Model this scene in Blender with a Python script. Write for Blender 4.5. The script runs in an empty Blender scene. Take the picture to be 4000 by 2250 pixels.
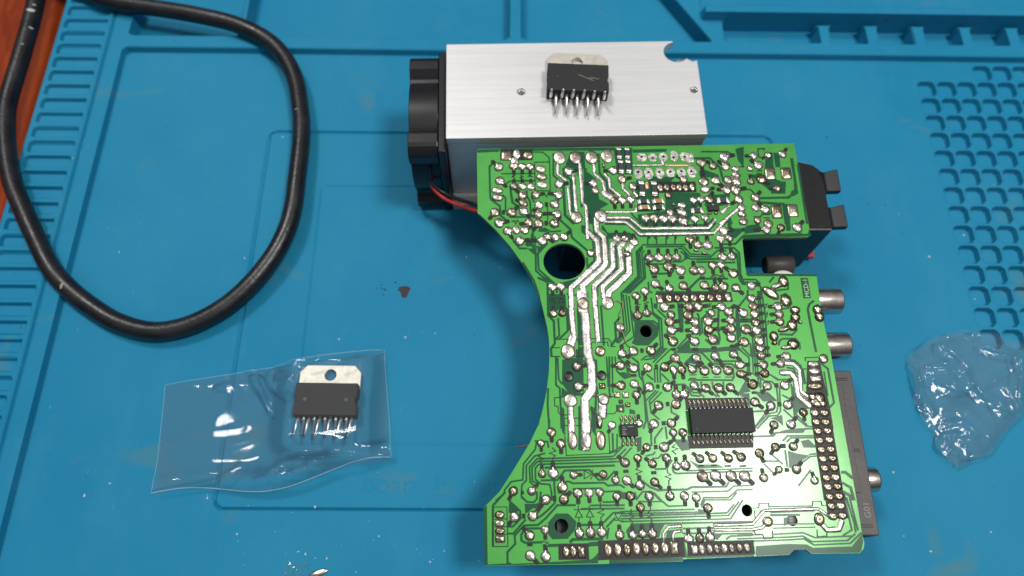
import bpy, bmesh, math, random
import numpy as np
from mathutils import Vector, Matrix, noise
random.seed(7)
SC = bpy.context.scene
COL = SC.collection
MM = 0.001                                      # every table below is in millimetres

# ------------------------------------------------------------------ camera
cam_d = bpy.data.cameras.new('camera'); cam = bpy.data.objects.new('camera', cam_d); COL.objects.link(cam)
cam_d.sensor_width = 36.0; cam_d.lens = 26.1; cam_d.clip_start = 0.01; cam_d.clip_end = 20.0
_th, _roll, _yaw = math.radians(22.4), math.radians(2.0), math.radians(-1.65)
_r = Vector((1, 0, 0)); _f = Vector((0, math.sin(_th), -math.cos(_th))); _u = _r.cross(_f)
_rz = Matrix.Rotation(_yaw, 3, 'Z')
_R = _rz @ (_r * math.cos(_roll) + _u * math.sin(_roll)); _U = _rz @ (_u * math.cos(_roll) - _r * math.sin(_roll)); _F = _rz @ _f
_m = Matrix((_R, _U, -_F)).transposed().to_4x4()
_m.translation = _rz @ Vector((0, -0.239 * math.tan(_th), 0.239))
cam.matrix_world = _m
SC.camera = cam
cam_d.dof.use_dof = True; cam_d.dof.focus_distance = 0.215; cam_d.dof.aperture_fstop = 9.0

# ------------------------------------------------------------------ room light: pale ceiling and two lamps
W = bpy.data.worlds.new('World'); SC.world = W; W.use_nodes = True
bg = W.node_tree.nodes['Background']; bg.inputs[1].default_value = 1.0
_tc = W.node_tree.nodes.new('ShaderNodeTexCoord'); _sx = W.node_tree.nodes.new('ShaderNodeSeparateXYZ'); _rp = W.node_tree.nodes.new('ShaderNodeValToRGB')
W.node_tree.links.new(_tc.outputs['Generated'], _sx.inputs[0]); W.node_tree.links.new(_sx.outputs['Z'], _rp.inputs[0]); W.node_tree.links.new(_rp.outputs[0], bg.inputs[0])
_rp.color_ramp.elements[0].position = 0.0; _rp.color_ramp.elements[0].color = (0.035, 0.035, 0.036, 1)      # dim walls
_rp.color_ramp.elements[1].position = 0.95; _rp.color_ramp.elements[1].color = (0.50, 0.51, 0.52, 1)         # lit ceiling
_e = _rp.color_ramp.elements.new(0.5); _e.color = (0.125, 0.127, 0.13, 1)
def lamp(name, loc, watts, size, col):
    d = bpy.data.lights.new(name, 'AREA'); d.shape = 'DISK'; d.size = size; d.energy = watts; d.color = col
    o = bpy.data.objects.new(name, d); COL.objects.link(o); o.location = loc
    o.rotation_euler = (Vector((0.03, 0.0, 0.0)) - Vector(loc)).to_track_quat('-Z', 'Y').to_euler()
    return o
lamp('ceiling_lamp', (0.55, -0.085, 1.5), 13.5, 0.32, (1.0, 0.98, 0.94))
lamp('ceiling_lamp', (-0.56, 0.66, 1.5), 11.0, 0.34, (1.0, 0.98, 0.95))
SC.view_settings.view_transform = 'Standard'; SC.view_settings.look = 'None'
SC.view_settings.exposure = 0.0; SC.view_settings.gamma = 1.0
SC.cycles.use_denoising = True
SC.cycles.max_bounces = 10; SC.cycles.transparent_max_bounces = 16
SC.cycles.caustics_reflective = False; SC.cycles.caustics_refractive = False

# ------------------------------------------------------------------ measured tables (board tables: mm from the board's lower left corner)
JOINTS="""6.48,118.44,1.33,1.48,135;11.18,118.64,1.24,1.38,270;13.83,118.39,1.15,1.28,270;16.36,118.34,1.15,1.28,270;6.63,113.55,1.32,1.46,-45;11.14,111.42,1.14,1.26,90;13.77,111.37,1.14,1.26,90;16.49,111.21,1.14,1.26,90;13.76,108.19,1.31,1.44,135;13.85,105.61,1.39,1.14,150;13.76,102.96,1.3,1.42,-45;17.79,108.39,1.23,1.34,10;24.97,108.34,1.31,1.44,170;18.7,104.93,1.22,1.33,-135;23.59,105.02,1.31,1.43,60;4.9,102.77,1.3,1.41,-130;10.1,102.56,1.39,1.51,45;18.23,101.73,1.3,1.41,5;24.22,101.78,1.3,1.42,175;28.46,116.42,1.33,1.47,5;25.24,112,1.32,1.45,5;36.27,112.06,1.24,1.36,180;36.72,109.53,1.14,1.25,-;42.89,116.41,1.33,1.48,180;45.41,113.23,1.33,1.46,10;48.74,110.63,1.32,1.46,-;71.32,118.69,1.34,1.49,-90;74.93,117.33,1.16,1.29,135;78.98,120.53,1.44,1.6,10;79.03,117.15,1.34,1.49,140;82.04,116.1,1.25,0.99,-;81.97,114.03,1.34,1.03,-;71.38,111.9,1.42,1.57,90;75.15,112.21,1.33,1.47,-45;79.16,112.23,1.33,1.47,-;81.85,111.58,1.42,1.18,-135;71.52,109.08,1.5,1.17,10;78.34,109.03,1.33,1.46,180;81.14,108.78,1.5,1.65,10;65.07,112.81,1.15,1.27,150;59.58,107.31,1.06,1.16,-;67.34,105.61,1.06,1.15,-90;69.74,105.75,1.06,1.16,-100;72.38,105.69,1.32,1.44,60;81.8,105.49,1.32,1.45,-150;63.46,103.78,1.4,1.05,-;63.39,101.31,1.49,1.14,150;59.56,101.58,1.14,1.23,-;51.81,99.86,1.22,1.32,-90;54.67,99.71,1.39,1.51,-90;57.45,99.55,1.31,1.42,-90;60.06,99.49,1.39,1.51,-90;63.38,98.67,1.48,1.6,-60;67.1,99.15,1.22,1.32,-90;70.38,99.55,1.13,1.23,-90;82.12,100.33,1.31,1.05,-;82.25,97.88,1.31,1.13,-;42.49,105.95,1.23,1.34,-90;44.87,106.09,1.23,1.34,-90;47.52,106.22,1.23,1.34,-90;88.44,120.73,1.17,1.31,180;93.06,120.84,0.99,1.11,-150;97.79,121.04,1.17,1.31,50;89.61,117.32,1.34,1.5,140;86.67,116.1,0.89,0.99,-;86.44,111.59,1.07,1.18,90;89.75,112.3,1.34,1.48,-35;94.46,108.98,1.15,1.27,180;87.03,105.86,1.32,1.45,50;86.68,102.51,1.14,1.25,-;89.68,101.88,1.32,1.44,130;86.73,98.25,1.05,1.14,-;82.19,102.52,1.23,1.34,-;6.12,99.12,1.38,1.49,10;15.36,99.1,1.3,1.4,190;18.37,98.66,1.3,1.4,-130;23.2,98.56,1.38,1.5,50;8.64,96.46,1.29,1.39,-60;11.27,96.68,1.12,1.39,-;13.89,96.53,1.2,1.3,30;12.23,93.05,1.37,1.47,5;19.34,92.89,1.37,1.47,175;20.77,94.24,1.2,1.29,-45;23.34,94,1.12,1.39,-;26,93.94,1.2,1.29,45;33.85,88.53,1.11,1.19,0;21.66,77.95,1.18,1.24,-90;24.27,77.98,1.18,1.24,-90;42.29,93.02,1.21,1.29,90;44.87,92.96,1.12,1.2,90;47.54,91.8,1.2,1.29,90;45.09,88,1.03,1.1,180;51.9,86.39,1.2,1.27,90;54.74,86.6,1.28,1.37,90;57.65,86.53,1.2,1.28,90;60.23,86.57,1.2,1.28,90;64.86,92.33,1.3,1.39,-90;67.25,90.43,1.21,1.29,90;70.25,90.18,1.38,1.48,90;66.54,88.61,0.86,0.46,-;68.93,87.64,0.86,0.46,-;53.04,82.84,1.36,1.44,135;57.29,83.55,1.36,1.45,-85;61.08,82.2,1.36,1.44,140;65.17,82.11,1.36,1.44,90;67.3,82.06,1.28,1.35,-;70.89,83.6,1.2,1.27,-90;73.47,83.72,1.11,1.18,-90;52.88,78.11,1.27,1.33,-40;57.05,76.59,1.18,1.24,105;61.28,77.38,1.27,1.33,-45;67.72,77.4,1.27,1.34,-40;71.09,76.44,1.18,1.25,90;73.5,76.73,1.35,1.43,110;75.72,94.97,1.3,1.4,5;74.38,92.4,1.21,1.3,-90;77.17,92.52,1.13,1.21,-90;74.36,86.33,1.29,1.37,90;77.21,86.45,1.2,1.28,90;89.94,96.99,1.31,1.42,-;89.16,95.14,1.31,1.41,180;93.77,95.6,1.13,1.23,-120;98.83,95.48,1.4,1.51,45;77.06,80.94,1.36,1.44,140;77.25,76.29,1.27,1.34,-45;81.99,76.8,1.19,1.25,10;21.63,69.5,1.08,1.12,90;24.21,69.61,1.08,1.12,90;46.78,74.47,1.18,1.23,-90;49.5,75.81,1.18,1.24,-90;46.79,68.37,1.25,1.3,90;49.51,69,1.17,1.21,90;41.26,64.73,1.24,1.28,-90;41.25,56.79,1.23,1.25,90;44.67,57.54,1.31,1.34,-135;49.77,57.58,1.31,1.34,45;81.59,72.77,1.26,1.32,5;81.77,70.31,1.26,1.32,5;81.79,67.87,1.26,1.31,5;81.79,65.28,1.25,1.3,5;81.79,62.8,1.25,1.29,5;82.21,59.64,1.32,1.36,45;82.06,57.28,1.24,1.27,5;82.1,55.1,1.23,1.26,5;55,70.69,1.34,1.4,5;62.31,70.78,1.26,1.31,175;65.15,70.62,1.34,1.4,5;72.19,70.45,1.26,1.31,180;56.78,68.3,1.17,1.21,-;61.86,68.01,1.34,1.39,40;56.07,66.08,1.33,1.38,5;63.64,65.9,1.25,1.29,180;68.96,68.62,1.09,1.13,-;67.68,66.14,1.42,1.47,5;74.18,68.75,1.34,1.39,45;74.53,66.15,1.25,1.3,180;78.49,68.3,1.34,1.39,130;89.17,70.13,1.26,1.32,180;89.33,67.69,1.26,1.31,180;89.09,65.36,1.25,1.3,180;56.49,63.5,1.33,1.37,5;63.55,63.42,1.33,1.37,180;67.54,63.4,1.33,1.37,5;74.24,63.75,1.33,1.38,180;78.69,63.3,1.41,1.46,-45;56.58,60.1,1.4,1.44,135;63.01,59.95,1.32,1.36,135;68.54,60.49,1.41,1.45,135;73.98,60.86,1.33,1.36,130;77.7,59.41,1.32,1.36,200;27.63,53.35,1.3,1.32,5;27.78,47.45,1.29,1.3,5;40.49,53.27,1.22,1.24,180;40.22,47.46,1.29,1.3,180;44.18,52.43,1.3,1.32,130;48.35,52.49,1.22,1.24,-130;53.41,52.53,1.22,1.24,40;44.05,47.76,1.21,1.22,-45;44.44,44.59,1.21,1.21,-90;48.42,46.76,1.29,1.3,-140;44.5,36.46,1.11,1.1,90;36.76,36.11,1.11,1.1,-120;50.61,41.38,1.28,1.28,-130;53.59,46.62,1.29,1.3,35;56.05,44.37,1.29,1.3,90;56.65,55.1,1.31,1.34,-50;62.96,54.94,1.23,1.25,-50;68.53,55.47,1.23,1.26,-50;74.01,55.84,1.23,1.26,-45;55.89,51.48,0.98,1.4,-90;58.35,51.58,1.22,1.24,-85;61.47,51.66,1.22,1.24,135;64.92,51.08,1.3,1.32,135;68.45,51.16,1.31,1.32,135;71.95,50.99,1.31,1.33,135;75.59,52.63,1.39,1.17,0;75.58,49.9,1.39,1.16,0;82.55,52.46,1.23,1.25,180;82.53,49.89,1.23,1.24,180;61.45,46.83,1.21,1.22,-45;64.77,46.01,1.21,1.22,-45;68.42,46,1.3,1.31,-45;71.92,45.99,1.22,1.23,-45;78.53,46.8,1.38,1.39,135;82.69,46.2,1.22,1.23,-130;58.36,44.39,1.21,1.21,90;55.66,41.57,1.28,1.28,45;78.5,41.61,1.29,1.29,-40;82.94,40.37,1.29,1.29,-130;48.83,36.19,1.27,1.26,-120;53.78,36.21,1.27,1.26,40;89.52,54.78,1.24,1.26,180;87.57,52.66,1.23,1.25,180;87.88,46.23,1.3,1.31,40;87.95,40.56,1.29,1.29,50;92.15,38.37,1.13,1.13,-90;83.13,34.96,1.2,1.19,-120;88.11,34.99,1.28,1.27,50;19.43,34.57,1.26,1.25,-90;16.39,31.54,1.02,1,-90;21.96,31.32,1.26,1.24,-90;16.36,23.22,1.09,1.06,90;19.47,23.29,1.4,1.36,90;25.11,22.68,1.09,1.06,0;33.36,22.6,1.09,1.06,180;21.84,19.47,1.39,1.34,90;8.16,18.8,1.23,1.19,-120;13.24,18.66,1.16,1.12,45;26,17.71,1.31,1.26,-90;29.09,17.77,1.23,1.19,-90;32.03,17.84,1.16,1.12,-90;36.73,16.52,1.16,1.11,-90;54.08,33.57,1.11,1.1,-90;56.78,33.49,1.19,1.18,-90;46.12,29.66,1.1,1.08,-130;51.09,29.6,1.34,1.32,35;39.74,25.61,1.25,1.22,135;43.36,26.74,1.1,1.07,-90;47.38,25.1,1.17,1.14,140;51.44,26.59,1.18,1.15,-90;54.13,24.3,1.1,1.07,90;56.65,24.39,1.33,1.3,90;60.92,26.11,1.18,1.15,140;64.55,26.16,1.18,1.15,135;68.95,26.04,1.18,1.15,135;72.61,26.25,1.26,1.23,140;36.75,21,1.09,1.05,80;39.84,20.77,1.24,1.2,-45;43.38,19.32,1.24,1.2,90;47.57,20.1,1.17,1.13,-45;51.48,16.26,1.24,1.19,90;61.1,21.23,1.48,1.44,-45;64.78,21.28,1.48,1.44,-45;69.15,21.16,1.48,1.44,-45;72.9,21.06,1.49,1.44,-45;40.44,16.57,1.23,1.19,-90;45.69,16.42,1.24,1.19,-90;55.5,16.15,1.24,1.19,-90;58.7,15.61,1.16,1.12,-90;77.95,27.18,1.26,1.24,-70;82.69,28.75,1.19,1.17,-130;87.78,28.77,1.19,1.17,50;82.77,22.53,1.02,0.99,-140;87.8,22.47,1.26,1.23,50;78.24,20.46,1.17,1.14,95;92.43,19.31,1.1,1.06,100;8.34,11.99,1.29,1.24,-130;13.3,12.06,1.3,1.24,45;17.07,16.29,1.31,1.26,-130;22.07,16.22,1.31,1.26,45;12.28,7.03,1.29,1.22,130;16.5,8.35,1.14,1.08,-90;12.25,1.9,1.35,1.27,-45;16.44,1.5,1.35,1.27,90;25.86,7.22,1.29,1.22,90;28.91,7.27,1.37,1.3,90;31.95,7.33,1.29,1.23,90;36.84,6.47,1.22,1.15,90;40.4,6.22,1.14,1.08,90;43.01,6.58,1.14,1.08,90;45.75,6.5,1.29,1.23,90;43.05,13.49,1.15,1.1,-90;61.64,12.75,1.23,1.18,-90;55.59,4.92,1.29,1.08,90;58.57,4.98,1.22,1.15,90;61.4,5.12,1.29,1.23,90"""
PINS="""8.97,122.35,1.69,1.69,s,d;12.28,122.78,1.34,1.79,o,b;15.83,122.31,1.78,1.59,o,d;11.49,120.21,1.33,1.58,o,b;19.82,117.38,1.68,1.28,o,b;19.89,114.64,1.77,1.27,o,b;20.04,111.91,1.76,1.26,o,b;5.76,110.19,1.84,1.15,o,b;5.88,107.69,1.83,1.15,o,b;25.95,121.31,2.05,2.29,o,b;31.03,121.2,2.05,2.29,o,b;36.22,121.2,2.18,2.39,o,b;41.25,121.59,2.06,2.39,o,b;30.24,100.43,1.91,2.07,o,b;37.9,100.73,2.17,2.26,o,b;57.27,110.06,1.06,1.4,o,d;59.31,110.11,1.02,1.4,o,d;61.43,110.07,1.03,1.4,o,d;63.38,110.03,1.03,1.4,o,d;65.31,109.89,0.99,1.4,o,d;67.42,110.04,0.99,1.48,o,b;92.97,114.29,1.7,2.14,s,d;98.08,114.28,1.65,2.08,s,d;93.17,101.04,1.67,2.3,s,d;98.32,101.31,1.67,2.11,s,d;86.76,98.1,1.08,1.25,o,d;30.7,72.4,1.87,2.09,o,b;38.07,72.49,1.87,2.06,o,b;34.84,57.7,1.56,1.59,o,d;25.34,57.86,2.21,2.34,o,b;53.74,73.43,1.04,1.49,s,d;56.6,73.45,1.11,1.41,o,d;59.12,73.39,1.11,1.41,o,d;61.65,73.41,1.11,1.41,o,d;64.1,73.39,1.11,1.41,o,d;66.63,73.38,1.11,1.41,o,d;69.15,73.36,1.11,1.41,o,d;71.69,73.35,1.11,1.41,o,d;74.48,73.37,1.15,1.5,o,b;25.31,43.4,2,2,o,b;34.86,43.47,1.68,1.77,o,b;34.73,47.43,0.94,0.85,s,d;38.89,44.74,0.9,0.89,s,b;41.31,44.67,0.93,0.89,s,b;39.8,42.78,0.61,0.58,s,d;41.73,41.77,0.71,0.67,s,d;100.45,53.84,1.4,1.43,o,b;97.23,52.25,1.77,0.97,o,b;97.23,50.18,1.77,0.97,o,b;97.31,48.04,1.76,0.96,s,b;96.7,45.76,2.36,1.23,o,d;95.41,38.05,1.35,1.21,o,d;98.15,37.98,1.35,1.21,o,d;95.41,35.43,1.35,1.2,o,d;98.13,35.35,1.35,1.2,o,d;95.51,32.85,1.34,1.19,o,d;98.24,32.86,1.34,1.19,o,d;95.59,30.27,1.34,1.18,o,d;98.32,30.35,1.34,1.18,o,d;95.64,27.63,1.33,1.17,o,d;98.36,27.71,1.33,1.17,o,d;95.71,25.08,1.33,1.16,o,d;98.34,25.16,1.33,1.16,o,d;95.78,22.55,1.32,1.2,o,d;98.47,22.56,1.32,1.2,o,d;95.83,19.9,1.32,1.19,o,d;98.44,19.98,1.32,1.19,o,d;95.9,17.41,1.31,1.18,o,d;98.5,17.49,1.31,1.18,o,d;95.94,14.79,1.31,1.17,o,d;98.53,14.87,1.31,1.17,o,d;96,12.3,1.3,1.16,o,d;98.57,12.3,1.3,1.16,o,d;96.03,9.65,1.3,1.11,o,d;98.6,9.72,1.3,1.11,o,d;77.74,8.78,1.46,1.39,o,d;92.05,8.95,1.46,1.77,o,d;25.31,32.16,1.45,2.56,o,b;29.33,32.13,1.45,2.48,o,b;33.28,32.02,1.45,2.72,o,d;4.25,12.61,1.4,1.09,o,d;4.19,10.36,1.4,0.98,o,d;4.22,8.41,1.39,0.98,o,d;4.25,6.33,1.33,0.93,s,d;21.9,2.54,0.99,1.56,o,d;23.94,2.56,0.99,1.63,o,d;26.12,2.42,1.02,1.59,s,d;33.38,2.64,1.18,1.78,o,d;35.95,2.63,1.13,1.85,o,d;38.52,2.63,1.13,1.78,o,d;41.05,2.7,1.13,1.78,o,d;43.6,2.7,1.13,1.78,o,d;46.17,2.69,1.13,1.78,o,d;48.83,2.69,1.18,1.71,o,d;51.41,2.68,1.18,1.78,s,d;56.81,2.1,0.94,1.31,s,b;58.86,2.11,0.91,1.43,o,b;60.92,2.12,0.91,1.43,o,b;62.89,2.14,0.91,1.4,o,b;64.95,2.15,0.91,1.4,o,b;67.01,2.16,0.91,1.36,o,b;69.07,2.22,0.91,1.32,o,b;71.21,2.25,1,1.29,o,b"""
HOLEPADS="""52.34,120.87,1.57,1.6,-0.07,0.2;55.82,120.74,1.43,1.5,-0.01,-0.16;59.24,120.83,1.4,1.7,0.02,0.2;62.77,121.15,1.33,2,-0.23,-0.49;66.15,120.79,1.52,1.7,0,0;67.91,120.45,1.08,1.6,x,x;50.8,115.27,1.31,2.06,-0.11,0.39;54.08,115.1,1.42,2.12,-0.05,0.49;57.64,115.12,1.35,2.07,-0.14,0.44;61.05,115.35,1.32,1.87,-0.07,0.24;64.52,115.28,1.42,1.77,0.04,0.39;67.91,115.3,1.43,2.13,-0.11,0.3"""
BLOBS="""91.98,77.96,1.57,1.89,0,d;89.75,76.64,2.04,0.98,22,b;87.56,74.33,2.96,1.51,-40,d;91.78,71.85,1.65,1.94,0,d;94.21,68.83,1.6,1.32,0,d;93.96,66.58,1.51,1.48,0,d;101.05,68.83,1.51,1.67,0,d;101.29,66.66,1.48,1.75,0,d;92.59,64.11,1.59,1.73,0,d;90.18,63.05,2.17,0.86,18,b;86.71,60.92,1.36,1.63,0,d;86.59,58.89,0.91,0.68,0,d;92.07,58.33,1.82,1.7,0,d;90.22,57.53,2.07,0.76,10,b;95.15,64.99,0.64,0.52,0,b;95.4,42.63,1.46,1.3,0,d;97.29,42.25,1.78,1.79,20,d;96.26,40.83,1.94,1.46,-20,b;98.01,40.62,1.29,1.22,0,d;33.35,37.54,0.87,1.74,5,b;33.27,36.79,0.87,1.73,0,d;39.86,118.25,0.5,1.09,0,b;60.86,104.12,0.53,0.54,0,b;49.22,107.72,0.74,1.54,20,b"""
CHIPS="""45.11,122.41,0.86,1.95,v,k;47.7,122.36,0.86,1.95,v,k;45.38,117.64,0.89,2.37,v,k;47.73,117.59,0.89,2.37,v,k;51.37,109.9,1.01,2.57,v,k;55.3,109.72,1.04,2.57,v,k;51.57,105.33,1.88,0.82,h,k;56.22,105.27,1.89,0.88,h,o;51.66,103.23,1.88,0.86,h,o;56.16,103.17,1.88,0.88,h,k;76.65,105.22,1.94,1.06,h,k;68.09,101.87,1.93,0.95,h,k"""
INKBOX="""21.06,105.07,0.48,0.71;7.5,102.71,0.48,0.66;34.24,100.62,0.35,1.04;20.7,98.71,0.52,0.75;52.83,80.42,0.76,0.45;61.03,79.97,0.76,0.45;67.38,79.73,0.72,0.45;50.94,52.59,0.45,0.7;50.91,46.86,0.44,0.57;53.26,41.71,0.48,0.6;56.58,57.7,0.66,0.38;62.91,57.54,0.74,0.38;78.62,44.36,0.65,0.33;47.14,57.6,0.45,0.63;44.17,50.29,0.73,0.37;56.6,57.75,0.66,0.42;62.93,57.59,0.7,0.46;68.5,57.95,0.7,0.42;74.08,58.32,0.7,0.42;85.44,46.29,0.53,0.62;85.56,40.79,0.52,0.57;51.63,36.3,0.52,0.59;48.73,29.67,0.47,0.62;39.8,23.26,0.7,0.42;47.56,22.66,0.7,0.42;61.03,24.19,0.71,0.23;64.65,24.25,0.71,0.23;68.54,23.91,0.86,0.23;72.78,23.79,0.86,0.23;60.9,23.06,0.7,0.19;64.51,23.03,0.7,0.19;84.87,29,0.71,0.62;85.03,22.39,0.55,0.54;10.86,12.13,0.42,0.66;19.54,16.44,0.42,0.81;12.27,4.67,0.72,0.39;10.69,18.32,0.38,0.45"""
TRACES="""1.17:25.35,119.93 25.15,115.6 27.42,113.41;1.16:30.08,115.11 30.26,102.5;1.24:32.3,119.99 32.43,111.36 32.48,105.21 33.46,104.14 33.4,98.22 33.2,93.37;1.03:28.17,110.77 28.37,101.32;1.13:36.81,119.3 36.84,115.46 39.39,112.48 39.6,109.08;2.49:39.45,108.89 42.1,106.53;1.16:40.18,115.09 41.42,113.7 41.45,110.4 44.57,107.25;1.15:45.57,113.03 45.51,109.92 47.38,107.86 47.53,106.41;0.91:39.51,102.11 48.84,101.97 49.25,104.18;1.12:39.07,100.27 46.72,100.11 50.25,96.37 71.07,96.06 73.37,98.58;1.12:38.81,98.87 45.39,98.63 49.57,94.43 72.62,94.35 78.18,100.08;1.09:74.81,97.31 80.82,102.17 82.55,102.6;1.1:75.83,101.23 78.08,103.18;0.64:49.34,118.05 59.52,118.04;1.13:58.79,119.84 59,118.25;1.79:33.34,96 36.22,92.42 36.3,85.66 27.26,77.47 27.06,69.09 27.3,62.76;1.81:36.36,100.05 36.35,95.75 38.45,93.57 38.36,84.71 31,78.09;1.69:42.35,92.65 40.78,91.21 40.61,83.94 34.36,78.01 34.25,72.21 34.44,60.89;1.61:44.92,92.41 42.83,89.88 43.1,87.68 43.2,83.34 36.87,77.6 36.9,74.25;1.96:47.53,91.61 45.64,89.45 45.39,81.85 38.78,75.96 37.72,72.83;2.55:30.79,71.18 31.15,68.75 31.14,56.21;3.35:30.58,76.09 30.62,70.49;1.9:31.01,78.37 30.66,76.08;2.5:27.14,62.35 25.61,58.35;2.49:31.29,58.75 31.3,56.24 32.01,54.39 31.83,46.37 29.5,43.69 28.99,29.86;1.76:25.3,43.16 24.92,31.52;2.41:34.6,43.08 34.23,38.78;1.33:88.73,52.71 91.2,52.74 92.8,50.79 92.34,44.41 94.27,42.66;1.73:87.35,50.02 90.13,49.95 91.35,48.19 91.32,43.06 94.22,40.24;0.89:53.86,8.22 50.26,8.18 48.64,6.42 48.61,4.41;0.74:53.96,6.99 51.89,6.87 51.26,5.91 51.23,4.33;0.9:62.91,8.25 73.42,8.17 77.13,11.72 92.18,11.74 94.81,9.75;0.89:62.54,7.03 73.24,6.8 75.91,7.23 77.78,8.48;1.5:92.37,8.07 93.76,6.14 97.16,6.19 98.29,8.34;1.74:25.47,37.94 25.35,34.33;2.61:29.6,37.83 29.38,34.23;1.09:88.39,94.59 90.5,95.95"""
COPPER="""0.64:59.68,117.88 67.36,117.72;1.23:53.18,111.8 53.12,110.05;1.12:39.56,40.63 39.7,40.47"""
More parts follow.
